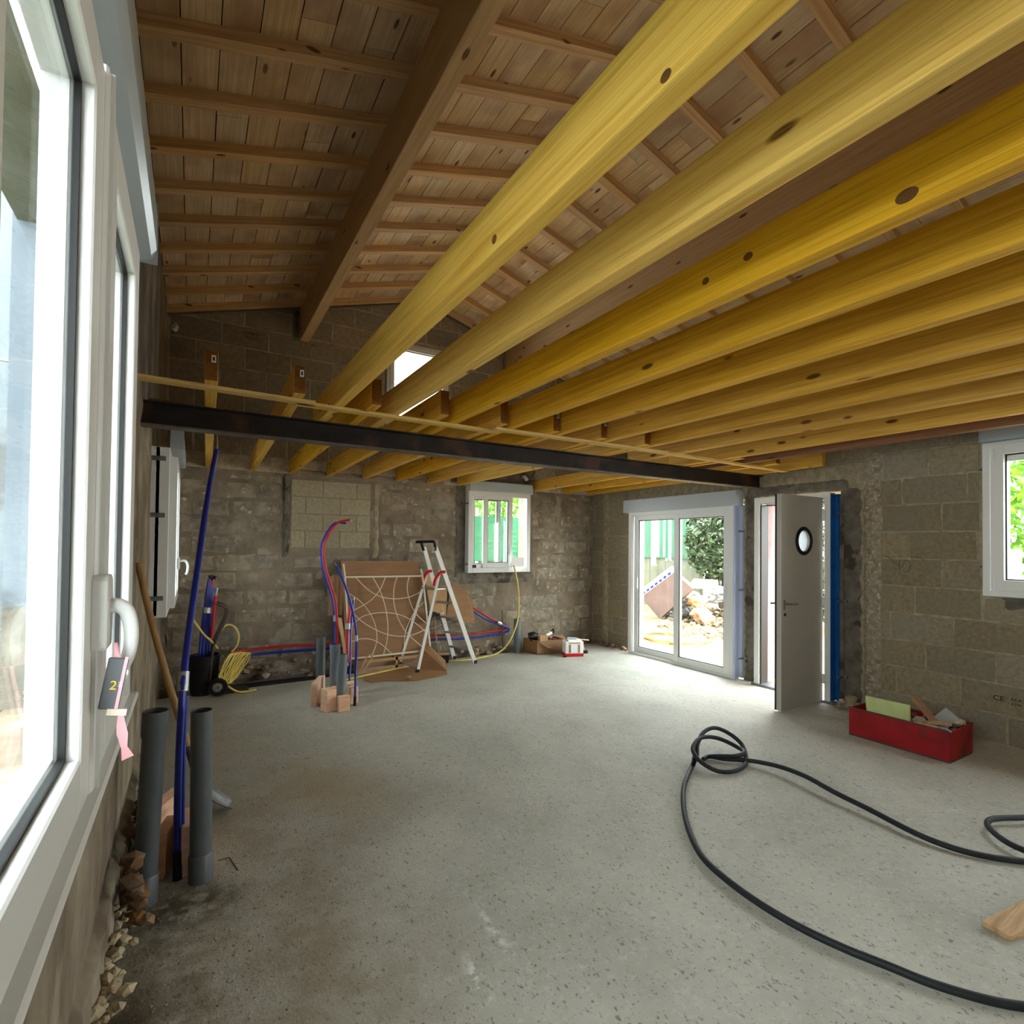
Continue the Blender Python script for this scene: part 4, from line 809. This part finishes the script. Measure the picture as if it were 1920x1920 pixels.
sheet('cardboard_piece', [(2.70, 6.80, 1.19), (2.86, 6.80, 1.17), (2.99, 6.80, .66), (2.80, 6.79, .66)], CARD2, 'pale cardboard strip standing between the ladder legs', group=CG)
sheet('cardboard_piece', [(2.93, 6.86, 1.02), (3.06, 6.84, 1.03), (3.03, 6.80, .60), (2.94, 6.80, .62)], CARD2, 'narrow light brown cardboard behind the ladder rails', group=CG)
mb = MB()
for (a, b_) in (((1.448, 1.19), (1.50, 1.23)), ((1.50, 1.23), (1.56, 1.20)), ((1.56, 1.20), (1.61, 1.12))): mb.face([(a[0], 6.72, a[1]), (b_[0], 6.70+.05*(b_[0]-1.5), b_[1]), (b_[0]-.01, 6.72, .72), (a[0]-.015, 6.74, .72)])
mb.build('cardboard_piece', CARD, label='bent cardboard flap standing left of the cream rod panel', cat='cardboard', group=CG, solid=.004, recalc=False)
sheet('cardboard_piece', [(1.50, 6.55, .72), (1.56, 6.57, .70), (1.66, 6.60, .10), (1.62, 6.6, .14)], CARD2, 'thin pale cardboard strip leaning just left of rod panel', group=CG)
mb = MB(); fp2 = [(1.80, 6.48), (1.752, 6.22), (1.80, 6.116), (1.972, 6.105), (2.05, 6.04), (2.275, 5.93), (2.5, 5.98), (2.722, 6.044), (2.82, 6.33), (2.88, 6.60), (2.62, 6.62), (2.2, 6.6)]
mb.prism(fp2, 'z', .004, .009); mb.build('cardboard_sheet', CARD, label='big brown cardboard sheet lying flat under the ladder legs', cat='cardboard')
mb = MB(); mb.face([(2.50, 6.50, .01), (2.78, 6.20, .012), (2.86, 6.42, .09), (2.72, 6.68, .27), (2.60, 6.66, .25)]); mb.build('cardboard_piece', CARD, label='folded cardboard flap rising behind the left ladder legs', cat='cardboard', group=CG, solid=.004, recalc=False)
MB().stone((2.22, 6.02, .03), .05, .5).build('crumpled_paper', CARD2, label='crumpled paper scrap on the flat cardboard sheet', cat='paper')
t = thing('crate', (2.15, 6.66, .01), 'low open wooden crate under the cream rod panel', 'crate')
for (a, b_) in (((1.78, 6.60, .0), (2.56, 6.615, .06)), ((1.78, 6.60, .12), (2.70, 6.615, .16)), ((1.78, 6.72, .0), (2.70, 6.73, .16)), ((1.76, 6.60, .0), (1.78, 6.73, .16)), ((2.25, 6.60, .0), (2.28, 6.73, .16))): MB().box(a, b_).build('slat', OLDPL, t)
mb = MB(); mb.tube([(1.79, 6.52, .01), (1.86, 6.54, .10), (1.93, 6.55, .20), (1.90, 6.56, .23), (1.84, 6.56, .16), (1.78, 6.55, .03)], .012, 6, 4); mb.build('paper_strip', CARD2, label='looped strip of brown paper in front of the crate', cat='paper')
# broom and dustpan
t = thing('broom', (2.93, 6.72, 0), 'broom with a wooden stick standing behind the ladder', 'broom')
MB().tube([(2.80, 6.70, .67), (2.875, 6.70, .14)], .011, 8, 1).build('stick', ASH, t, smooth=True)
MB().obox((2.90, 6.66, .125), (.24, .05, .03), -.3).build('head', OLDPL, t, bevel=.006); 
for k in range(9): MB().obox((2.80+.024*k, 6.695-.0074*k, .06), (.02, .045, .11), -.3, ry=.15).build('bristles', BLK2, t)
mb = MB(); mb.prism([(2.70, .56), (2.71, .66), (2.76, .70), (2.83, .69), (2.86, .66), (2.80, .65), (2.745, .55)], 'y', 6.66, 6.72); mb.build('work_glove', BLK2, label='black glove hung behind the ladder over the broom', cat='glove', bevel=.01)
# ---------------------------------------------------------------- cardboard box with tools, white box, red reel
t = thing('cardboard_box', (4.55, 6.62, 0), 'open cardboard box full of tools near the back right corner', 'box')
cb = [(4.30, 6.80), (4.365, 6.52), (4.80, 6.44), (4.83, 6.74)]
for k in range(4):
    p, q = cb[k], cb[(k+1) % 4]; MB().hexa([(p[0], p[1], .0), (q[0], q[1], .0), (q[0]*.99+4.57*.01, q[1]*.99+6.62*.01, .0), (p[0]*.99+4.57*.01, p[1]*.99+6.62*.01, .0), (p[0], p[1], .205), (q[0], q[1], .205), (q[0]*.98+4.57*.02, q[1]*.98+6.62*.02, .205), (p[0]*.98+4.57*.02, p[1]*.98+6.62*.02, .205)]).build('side', CARD, t)
MB().prism(cb, 'z', .0, .01).build('bottom', CARD, t)
mb = MB(); mb.face([(4.80, 6.44, .2), (4.83, 6.70, .2), (4.93, 6.66, .215), (4.90, 6.42, .10)]); mb.build('flap', CARD2, t, solid=.004, recalc=False)
mb = MB(); mb.face([(4.36, 6.52, .2), (4.80, 6.44, .2), (4.79, 6.40, .02), (4.50, 6.46, .10)]); mb.build('flap', CARD, t, solid=.003, recalc=False)
bagm = MB().stone((4.39, 6.68, .24), .11, .75); bagm.build('black_bag', BLK2, label='black bag sitting in the left end of the tool box', cat='bag', bevel=.01)
MB().obox((4.47, 6.53, .235), (.13, .09, .085), -.2).build('small_carton', CARD2, label='small square carton on top of the tool box contents', cat='box', bevel=.003)
t = thing('tripod', (4.66, 6.6, .22), 'folded silver tripod with black head lying in the tool box', 'tripod')
for k in range(3): MB().tube([(4.54, 6.58, .235+.014*k), (4.70, 6.62, .27+.014*k)], .006, 6, 1).build('leg', LADM, t)
MB().stone((4.72, 6.63, .30), .035, 1).build('head', BLK2, t); MB().tube([(4.72, 6.63, .30), (4.725, 6.63, .345)], .011, 6, 1).build('knob', BLK2, t)
random.seed(9)
for i, (mm, lb) in enumerate(((WHITE, 'white scrap'), (BLK2, 'black tool'), (STEP, 'metal fitting'), (CARD2, 'wooden scrap'), (REDC, 'red handled tool'), (BLK2, 'black cable end'))):
    MB().obox((4.52+.04*i, 6.55+random.uniform(-.03, .05), .205+random.uniform(0, .02)), (.08, .022, .02), random.uniform(-1, 1), 0, random.uniform(-.5, .5)).build('tool', mm, label='%s lying among the tools in the cardboard box' % lb, cat='tool', bevel=.003)
t = thing('storage_box', (4.80, 6.22, 0), 'white and red carton with brown stripes next to the tool box', 'box')
c0 = Vector((4.80, 6.24, 0)); rz = -.38
MB().obox(c0+Vector((0, 0, .022)), (.275, .20, .044), rz).build('red_base', REDC, t, bevel=.008)
MB().obox(c0+Vector((0, 0, .13)), (.27, .19, .175), rz).build('body', WHITE, t, bevel=.012)
dx = Vector((math.cos(rz), math.sin(rz), 0)); dn = Vector((math.sin(rz), -math.cos(rz), 0))
for s_ in (-1, 1): MB().obox(c0+dx*.068*s_+dn*.096+Vector((0, 0, .115)), (.028, .003, .115), rz).build('stripe', CARD, t)
MB().obox(c0+dn*.096+Vector((0, 0, .195)), (.17, .004, .02), rz).build('label_strip', CARD2, t)
MB().obox(c0+Vector((0, 0, .228)), (.20, .13, .018), rz+.2).build('papers', WHITE, label='white papers piled on the white and red carton', cat='papers')
MB().obox(c0+Vector((-.01, .01, .248)), (.13, .08, .018), rz-.2).build('papers', mat('greyish_paper', (196, 200, 212)), label='small grey-white pack on top of the papers pile', cat='papers')
t = thing('cable_reel', (5.06, 6.33, 0), 'red reel on a small stand right of the white carton', 'reel')
MB().lathe((5.0, 6.34, .115), [(.001, -.03), (.075, -.03), (.075, -.022), (.06, -.02), (.06, .02), (.075, .022), (.075, .03), (.001, .03)], 20, (.2, -1, 0)).build('drum', REDC, t, smooth=True)
MB().obox((5.03, 6.32, .02), (.15, .12, .04), -.3).build('base', BLK2, t, bevel=.005)
MB().bar((5.08, 6.3, .0), (5.02, 6.32, .20), .018, .012).build('stand_bar', CREAM, t); MB().bar((4.98, 6.32, .21), (5.13, 6.28, .19), .02, .012).build('handle', CREAM, t)
MB().obox((4.62, 6.19, .006), (.055, .02, .012), -.4).build('dark_scrap', BLK2, label='small dark scrap on the floor in front of the white carton', cat='scrap')
# ---------------------------------------------------------------- hand truck with hoses
t = thing('hand_truck', (.27, 6.42, 0), 'worn black hand truck standing by the back left corner', 'hand truck')
for dy in (0, .22): MB().tube([(.18, 6.38+dy, .12), (.205, 6.4+dy, .47), (.245, 6.4+dy, .60), (.325, 6.42+dy, .80), (.33, 6.42+dy, .88), (.29, 6.42+dy, .925), (.22, 6.42+dy, .95)], .014, 8, 4).build('frame_tube', RUST, t, smooth=True)
for z, x in ((.3, .19), (.55, .225), (.75, .30)): MB().tube([(x, 6.40, z), (x, 6.62, z)], .01, 8, 1).build('cross_tube', RUST, t)
for dy in (-.06, .30):
    wh = MB(); wh.lathe((.255, 6.38+dy, .095), [(.05, -.022), (.085, -.022), (.095, 0), (.085, .022), (.05, .022), (.05, -.022)], 22, (.15, 1, 0)); w1 = wh.build('wheel', BLK2, t, smooth=True)
    MB().lathe((.255, 6.38+dy, .095), [(.001, -.018), (.03, -.018), (.052, -.01), (.052, .012), (.001, .016)], 16, (.15, 1, 0)).build('hub', STEP, w1, smooth=True)
MB().box((.30, 6.38, .01), (.55, 6.66, .022)).build('toe_plate', RUST, t)
MB().tube([(.255, 6.30, .095), (.255, 6.70, .095)], .01, 8, 1).build('axle', RUST, t)
t = thing('yellow_hose', (.42, 6.42, .05), 'coil of yellow hose hung on the hand truck', 'hose')
for k in range(7):
    cx_ = .33+.022*k; R_ = [(cx_+.045*math.cos(a)+(.07+.008*k)*math.sin(a)*.75+random.uniform(-.006, .006), 6.38+.012*k+.05*math.cos(a), .27-.004*k+(.16-.004*abs(k-3))*math.sin(a)) for a in [2*math.pi*i/18 for i in range(19)]]
    MB().tube(R_, .0095, 8, 2).build('turn', YELH, t, smooth=True)
MB().tube([(.30, 6.36, .30), (.285, 6.36, .23), (.33, 6.35, .11), (.43, 6.32, .03), (.52, 6.33, .014), (.62, 6.36, .014)], .0105, 8, 4).build('tail', YELH, t, smooth=True)
MB().tube([(.28, 6.42, .66), (.305, 6.42, .705), (.35, 6.42, .722), (.408, 6.42, .69), (.445, 6.42, .6), (.43, 6.42, .5), (.38, 6.42, .43)], .0105, 8, 4).build('top_loop', YELH, t, smooth=True)
MB().tube([(.0, 6.36, 1.04), (-.012, 6.36, .97), (.0, 6.36, .87), (.025, 6.36, .80), (.07, 6.36, .723), (.13, 6.38, .63), (.195, 6.4, .56), (.25, 6.4, .48)], .0105, 8, 4).build('feed', YELH, t, smooth=True)
MB().tube([(.0, 6.36, 1.03), (.02, 6.36, 1.09)], .015, 8, 1).build('brass_end', STEP, t)
t = thing('pipe_bundle', (.12, 6.7, 0), 'bundle of dark blue and red pipes standing in the back left corner', 'pipe')
for k in range(6): MB().tube([(.075+.018*k, 6.62+.03*(k % 2), .02), (.10+.015*k, 6.66, .6), (.135+.012*k, 6.68, .95), (.165+.01*k, 6.70, 1.2-.02*k)], .013, 8, 3).build('blue_tube', BLUEP, t, smooth=True)
MB().tube([(.20, 6.62, .57), (.215, 6.62, .85), (.232, 6.62, 1.02)], .018, 8, 3).build('red_tube', REDP, t, smooth=True)
MB().tube([(.17, 6.70, .9), (.19, 6.70, 1.05), (.205, 6.70, 1.2)], .016, 8, 3).build('red_tube', REDP, t, smooth=True)
MB().tube([(.232, 6.62, 1.02), (.245, 6.62, 1.10)], .009, 6, 1).build('wire_end', TAPE, t)
MB().tube([(.15, 6.66, .83), (.157, 6.665, .89)], .05, 10, 1).build('tape', TAPE, t)
MB().stone((.195, 6.70, 1.215), .05, .6).build('black_cap', BLK2, t)
# black cloth / bucket at its foot
MB().lathe((.13, 6.52, -.02), [(.001, 0), (.12, 0), (.15, .42), (.14, .43), (.11, .05), (.001, .05)], 20).build('bucket', BLK2, label='black bucket holding the pipes behind the hand truck', cat='bucket', smooth=True)
# ---------------------------------------------------------------- black hose on the floor, red trough, plank
t = thing('black_hose', (2.9, 1.9, 0), 'long thick black rubber hose looping across the concrete floor, with a knot', 'hose')
z = .019
hA = [(2.62, .60), (2.503, .685), (2.422, .766), (2.34, .893), (2.292, 1.016), (2.239, 1.15), (2.201, 1.309), (2.191, 1.481), (2.209, 1.66), (2.256, 1.832), (2.361, 1.999), (2.542, 2.207), (2.777, 2.419), (2.976, 2.554), (3.15, 2.66)]
hC = [(3.204, 2.685, .05), (3.19, 2.548, .03), (3.227, 2.457, .02), (3.341, 2.43, .02), (3.53, 2.53, .02), (3.70, 2.68, .03), (3.74, 2.80, .10), (3.62, 2.80, .16), (3.45, 2.72, .17), (3.30, 2.66, .10)]
pts = [(x, y, z) for x, y in hA]+[(3.24, 2.70, .05), (3.32, 2.76, .10), (3.46, 2.82, .15), (3.60, 2.83, .16), (3.70, 2.78, .12), (3.73, 2.68, .06), (3.62, 2.56, .02), (3.46, 2.46, .02), (3.30, 2.44, .02), (3.20, 2.50, .025), (3.17, 2.62, .06), (3.22, 2.72, .10), (3.36, 2.78, .13), (3.5, 2.80, .115), (3.6, 2.76, .09), (3.66, 2.66, .05), (3.60, 2.56, .055), (3.48, 2.55, .055), (3.38, 2.62, .05), (3.36, 2.68, .03)]
MB().tube(pts, .0155, 12, 5).build('tube', BLACK, t, smooth=True)
hB = [(3.30, 2.69), (3.38, 2.70), (3.432, 2.614), (3.519, 2.526), (3.576, 2.421), (3.608, 2.263), (3.593, 2.076), (3.538, 1.872), (3.513, 1.652), (3.469, 1.405), (3.481, 1.247), (3.543, 1.118), (3.658, .998), (3.80, .90), (4.1, .80)]
MB().tube([(x, y, z+.035*math.exp(-((i-6)/2.5)**2)) for i, (x, y) in enumerate(hB)], .0155, 12, 5).build('tube', BLACK, t, smooth=True)
hE = [(4.5, 1.0), (4.35, 1.09), (4.194, 1.15), (4.084, 1.207), (3.994, 1.236), (3.904, 1.22), (3.82, 1.16), (3.76, 1.08), (3.75, 1.0), (3.80, .93), (3.92, .84)]
MB().tube([(x, y, z+.02) for x, y in hE], .0155, 12, 5).build('loop', BLACK, t, smooth=True)
MB().tube([(3.13, 2.64, .03), (3.19, 2.68, .055)], .0165, 10, 1).build('collar', BLK2, t)
pl = MB(); pl.hexa([(2.91, .93, .0), (2.895, .835, .0), (3.42, .70, .0), (3.46, .84, .0), (2.905, .93, .028), (2.89, .835, .028), (3.42, .70, .055), (3.46, .84, .055)]); pl.build('plank', OLDPL, label='short old wooden plank on the floor by the right edge', cat='plank', bevel=.004)
# red trough with rubble
t = thing('red_trough', (5.1, 2.1, 0), 'long red painted metal trough on the floor against the block wall', 'trough')
x0, x1, y0, y1, zt = 4.885, 5.30, 1.745, 2.46, .235; th = .012
MB().box((x0, y0, .012), (x0+th, y1, zt)).build('side_panel', REDT, t, bevel=.003); MB().box((x1-th, y0, .012), (x1, y1, zt)).build('side_panel', REDT, t, bevel=.003)
MB().box((x0+th, y0, .012), (x1-th, y0+th, zt)).build('end_panel', REDT, t, bevel=.003); MB().box((x0+th, y1-th, .012), (x1-th, y1, zt)).build('end_panel', REDT, t, bevel=.003)
MB().box((x0+.002, y0+.002, .0), (x1-.002, y1-.002, .014)).build('bottom', RUST, t)
for (a, b_) in (((x0-.004, y0-.004), (x0+.014, y1+.004)), ((x1-.014, y0-.004), (x1+.004, y1+.004))): MB().box((a[0], a[1], zt-.002), (b_[0], b_[1], zt+.005)).build('rim', RUST, t)
o = MB(); o.hexa([(4.925, 2.02, .06), (4.935, 2.33, .06), (4.965, 2.33, .06), (4.955, 2.02, .06), (4.905, 2.02, .36), (4.915, 2.345, .355), (4.943, 2.345, .355), (4.933, 2.02, .36)]); o.build('green_board', GB, label='pale green square board standing in the red trough', cat='board', bevel=.002)
random.seed(14)
labs = ['grey rubble chunk in the red trough, nearest the green board', 'long dusty wooden lath sticking up from the red trough', 'brown broken timber end leaning over the red trough back edge', 'flat grey tile piece standing tilted in the red trough', 'whitish plaster lump at the near end of the red trough', 'light wooden off-cut lying along the front rim of trough']
MB().stone((5.02, 1.99, .23), .055, .9).build('rubble_chunk', STONE, label=labs[0], cat='rubble')
MB().bar((5.0, 2.12, .20), (5.08, 1.80, .25), .05, .02).build('lath', OLDPL, label=labs[1], cat='wood scrap')
MB().bar((5.20, 2.10, .36), (5.12, 1.92, .22), .045, .035).build('timber_end', CARD, label=labs[2], cat='wood scrap')
MB().obox((5.16, 1.87, .26), (.02, .11, .14), .2, .7, 0).build('tile_piece', STEP, label=labs[3], cat='tile')
MB().stone((5.2, 1.80, .245), .06, .55).build('plaster_lump', PALE, label=labs[4], cat='rubble')
MB().bar((4.93, 2.0, .225), (4.92, 1.77, .243), .03, .015).build('off_cut', OLDPL, label=labs[5], cat='wood scrap')
MB().tube([(4.90, 1.82, .246), (4.885, 1.76, .250), (4.882, 1.735, .240)], .008, 8, 3).build('hook', GALV, label='small metal hook over the near corner of the red trough', cat='hook', smooth=True)
m_ = MB()
for i in range(90): m_.stone((random.uniform(4.92, 5.27), random.uniform(1.78, 2.42), .14+random.uniform(0, .075)), random.uniform(.015, .04), .7)
m_.build('rubble_fill', STONE, label='mixed grey rubble filling the red trough', cat='rubble', kind='stuff')
MB().lathe((5.72, 2.86, -.02), [(.001, 0), (.035, 0), (.05, .10), (.055, .13), (.03, .14), (.001, .14)], 9).build('mortar_lump', PALE, label='pale mortar lump at the wall foot beside the door', cat='rubble')
# lamp holder on the back wall, bit of foam at left wall top
MB().tube([(4.38, 6.98, 2.66), (4.38, 6.93, 2.65), (4.40, 6.90, 2.60)], .028, 8, 3).build('lamp_holder', WHITE, label='small white lamp holder high above the back window', cat='lamp holder', smooth=True)
MB().stone((-.20, 6.9, 3.95), .04, 1.5).build('foam_blob', WHITE, label='white foam blob in the top left corner of the gable', cat='foam')
# ---------------------------------------------------------------- outside
g = MB(); g.box((6.1, -6, -.35), (16, 16, -.10)); g.build('ground_right', SAND, kind='structure')
g = MB(); g.box((-12, -6, -.35), (-.6, 16, -.10)); g.build('ground_left', CONC, kind='structure')
g = MB(); g.box((-.6, 7.35, -.35), (6.1, 16, -.10)); g.build('ground_back', SAND, kind='structure')
t = thing('garden_wall', (11.6, 10.5, -.1), 'low mossy concrete garden wall outside the sliding door', 'wall')
for k in range(5): MB().box((11.55, 9.56+.6*k, -.1), (11.7, 9.56+.6*k+.59, 1.30)).build('wall_panel', CONC, t, bevel=.01)
t = thing('mesh_fence', (11.5, 10.5, 1.3), 'green windbreak net on posts above the garden wall', 'fence')
MB().box((11.50, 9.72, 1.28), (11.503, 12.5, 2.62)).build('net', NET, t)
for y in (9.72, 10.69, 11.7): MB().box((11.51, y-.025, 1.2), (11.55, y+.025, 2.75)).build('post', ALU, t)
t = thing('mesh_fence', (5.5, 10.2, 1.2), 'green net fence outside the back window', 'fence')
MB().box((3.5, 10.2, 1.25), (8.5, 10.203, 2.22)).build('net', NET, t)
for x in (4.2, 5.25, 6.3, 7.4): MB().box((x-.025, 10.21, -.1), (x+.025, 10.25, 2.4)).build('post', ALU, t)
MB().box((3.5, 10.3, -.1), (9, 10.5, 1.28)).build('garden_wall', CONC, label='pale garden wall outside under the net fence behind back window', cat='wall')
def leaves(n, cen, rad, s, seed, mb=None):
    random.seed(seed); mb = mb or MB(); c = Vector(cen)
    for _ in range(n):
        while True:
            p = Vector([random.uniform(-1, 1) for _ in range(3)])
            if .35 < p.length < 1: break
        q = c+Vector((p.x*rad[0], p.y*rad[1], p.z*rad[2])); a = Vector([random.gauss(0, 1) for _ in range(3)]).normalized(); b2 = a.cross(Vector([random.gauss(0, 1) for _ in range(3)])).normalized(); l = s*random.uniform(.6, 1.3)
        mb.face([q-a*l, q+b2*l*.45, q+a*l, q-b2*l*.45])
    return mb
def bush(name, label, cat, cen, rad, n, s, m, seed, group=None, trunk=True):
    t = thing(name, (cen[0], cen[1], -.1), label, cat, group)
    leaves(n, cen, rad, s, seed).build('foliage', m, t, kind='stuff', recalc=False)
    random.seed(seed+1)
    for k in range(4):
        e_ = (cen[0]+random.uniform(-.5, .5)*rad[0], cen[1]+random.uniform(-.5, .5)*rad[1], cen[2]+rad[2]*.4); MB().tube([(cen[0]+.05*k-.1, cen[1]+.03*k, -.1), ((cen[0]+e_[0])/2, (cen[1]+e_[1])/2+.05, cen[2]*.5), e_], .04, 6, 3, rr=.012).build('branch', RUST, t)
bush('laurel_hedge', 'leafy green laurel hedge outside, right part of the sliding door view', 'hedge', (11.3, 8.6, 1.85), (.9, 1.0, 1.3), 5200, .085, LEAF, 31, 'bushes outside the sliding door')
bush('laurel_hedge', 'leafy hedge outside seen in the gap beside the open door leaf', 'hedge', (11.8, 6.3, 1.6), (1.0, 1.3, 1.6), 4200, .09, LEAF, 32, 'bushes outside the sliding door')
bush('tree', 'bright green tree filling the view of the right wall window', 'tree', (12.2, 3.1, 2.9), (1.6, 1.9, 1.9), 6500, .10, LEAF2, 33)
bush('tree', 'green tree behind the net fence outside the back window', 'tree', (6.3, 12.2, 3.0), (2.2, 1.2, 1.1), 4200, .09, LEAF2, 34)
t = thing('white_gate', (11, 3.3, -.1), 'white garden gate rails outside the right wall window', 'gate')
MB().box((10.9, 2.0, 1.30), (10.95, 5.0, 1.40)).build('rail', WHITE, t); MB().box((10.9, 2.0, .9), (10.95, 5.0, 1.0)).build('rail', WHITE, t); MB().bar((10.92, 3.6, 1.30), (10.92, 2.2, .95), .04, .07).build('brace', WHITE, t)
for y in (2.05, 3.05, 4.9): MB().box((10.88, y-.05, -.1), (10.98, y+.05, 1.62)).build('post', WHITE, t)
MB().box((9.6, 2.2, -.1), (10.0, 2.86, 1.22)).build('brown_stack', CARD, label='dark brown stack outside the right wall window', cat='stack', bevel=.02)
# insulation panel leaning on rubble
t = thing('insulation_board', (9.5, 8.9, -.1), 'pink insulation board with a blue-edged white side, tilted on the rubble', 'board')
pn = [(9.35, 8.65, 1.02), (9.5, 9.62, .36), (9.55, 9.07, -.12), (9.45, 8.00, .69)]
nv = Vector((.985, .1, .14)); q = [Vector(p) for p in pn]
top = [Vector((9.45, 8.45, 1.26)), Vector((9.6, 9.75, .50))]
MB().hexa([q[1], q[2], q[2]+nv*.12, q[1]+nv*.12, Vector((9.40, 8.50, 1.02)), q[3], q[3]+nv*.12, Vector((9.40, 8.50, 1.02))+nv*.12]).build('face_panel', PINKB, t)
a, b_ = q[1], Vector((9.40, 8.50, 1.02)); u_ = Vector((0, .10, .13))
MB().hexa([a, b_, b_+nv*.1, a+nv*.1, a+u_, b_+u_, b_+u_+nv*.1, a+u_+nv*.1]).build('white_edge', WHITE, t)
for k in range(7):
    f = .08+.13*k; c_ = a.lerp(b_, f)+u_*.25-nv*.007; c2 = a.lerp(b_, f+.075)+u_*.25-nv*.007; MB().bar(c_, c2, .05, .012, (1, 0, 0)).build('blue_print', BLUEP, t)
random.seed(41)
def pile(name, label, n, f, m, cat='rubble'):
    P_ = [f() for _ in range(n)]; c = (sum(p[0] for p in P_)/n, sum(p[1] for p in P_)/n, -.1); t = thing(name, c, label, cat)
    for x, y, z, r in P_: MB().stone((x, y, z), r, .75).build('stone', m, t)
    return t
def f1():
    x = random.uniform(8.3, 10.6); y = x*.84+random.uniform(-1.2, .9); h = max(0, min(1, (x-9.5)/1.))*.32; return (x, y, -.10+h*random.random()**.6, random.uniform(.04, .11))
pt_ = pile('rubble_pile', 'sunlit pile of broken stones outside the sliding door', 240, f1, GRIT)
fm = MB()
for _ in range(1500):
    x, y, z, r = f1(); fm.stone((x-.1, y, z-.02), random.uniform(.015, .035), .8)
fm.build('gravel', GRIT, pt_, kind='stuff')
BG = 'bags and crumpled cardboard on the outdoor rubble'
for i, (c_, r_, m_, lb, nm) in enumerate((((9.9, 8.55, .42), .32, BAGW, 'grey-white plastic bag beside the pink board outside', 'rubble_bag'), ((9.9, 8.7, .10), .30, BAGW, 'white bag low on the outdoor rubble heap', 'rubble_bag'), ((10.1, 7.75, .55), .36, BAGW, 'big pale bag at the right of the outdoor heap', 'rubble_bag'),
                                          ((9.8, 8.15, .38), .26, CARD2, 'crumpled tan cardboard on the outdoor heap', 'crumpled_cardboard'), ((9.7, 8.0, .12), .26, CARD, 'brown crumpled cardboard at the foot of the outdoor heap', 'crumpled_cardboard'), ((9.6, 7.7, .02), .2, CARD, 'dark brown torn cardboard right of the outdoor heap', 'crumpled_cardboard'))):
    o = MB().stone(c_, r_, .7).build(nm, m_, label=lb, cat='bag' if m_ is BAGW else 'cardboard', group=BG); o.scale = (1, 1, 1)
    s_ = o.modifiers.new('sub', 'SUBSURF'); s_.levels = s_.render_levels = 2; s_.subdivision_type = 'SIMPLE'
    tx = bpy.data.textures.new('crumple', 'CLOUDS'); tx.noise_scale = .12; d_ = o.modifiers.new('crumple', 'DISPLACE'); d_.texture = tx; d_.strength = .18
MB().hexa([(10.1, 8.72, .62), (10.2, 7.95, .66), (10.24, 7.95, .66), (10.14, 8.72, .62), (10.12, 8.55, .86), (10.2, 7.97, .86), (10.24, 7.97, .86), (10.16, 8.55, .86)]).build('carton_lid', mat('yellow_carton', (226, 200, 140)), label='yellowish flat carton standing on top of the outdoor heap', cat='box')
MB().tube([(9.5, 8.30, .55), (9.45, 8.38, .42), (9.45, 8.45, .25)], .03, 8, 3).build('green_strap', mat('green_strap', (40, 150, 110)), label='green strap over the bags outside', cat='strap', smooth=True)
t = thing('garden_hose', (7.5, 7.0, -.1), 'yellow hose coiled on the sandy ground outside the sliding door', 'hose')
for k in range(4): MB().tube([(7.6+.15*math.cos(a)*(2+k*.4), 7.3+.12*math.sin(a)*(3.5+k*.5)-.15*k, -.08+.01*k) for a in [2*math.pi*i/16 for i in range(15)]], .022, 8, 3).build('turn', YELH, t, smooth=True)
MB().tube([(7.7, 7.1, -.08), (7.64, 6.69, -.08), (8.04, 6.38, -.08), (7.36, 6.45, -.08), (7.2, 6.6, -.08)], .022, 8, 4).build('tail', YELH, t, smooth=True)
# left side: pale rendered wing of the house, seen through the big window
t = thing('neighbour_wing', (-1.8, 5.2, -.1), 'pale blue rendered wall outside the big window, with sloping top', 'building')
wg = MB(); wg.prism([(-4.5, -.1), (-.82, -.1), (-.82, 4.0), (-1.25, 4.95), (-4.5, 4.95)], 'y', 5.2, 5.45); wg.build('wall', RENDER, t)
MB().bar((-.80, 5.17, 4.02), (-1.27, 5.17, 5.04), .04, .05).build('verge_board', STEP, t)
for z in (.95, 2.9, 4.4): MB().box((-4.5, 5.195, z), (-.82, 5.2, z+.006)).build('joint_line', STEP, t)
MB().box((-4.5, 5.185, -.1), (-.82, 5.2, .62)).build('plinth', CONC, t)
bush('tree', 'tree outside above the pale blue wall, top of the big window', 'tree', (-1.9, 7.6, 7.0), (1.6, 1.2, 1.8), 2600, .11, LEAF, 51)
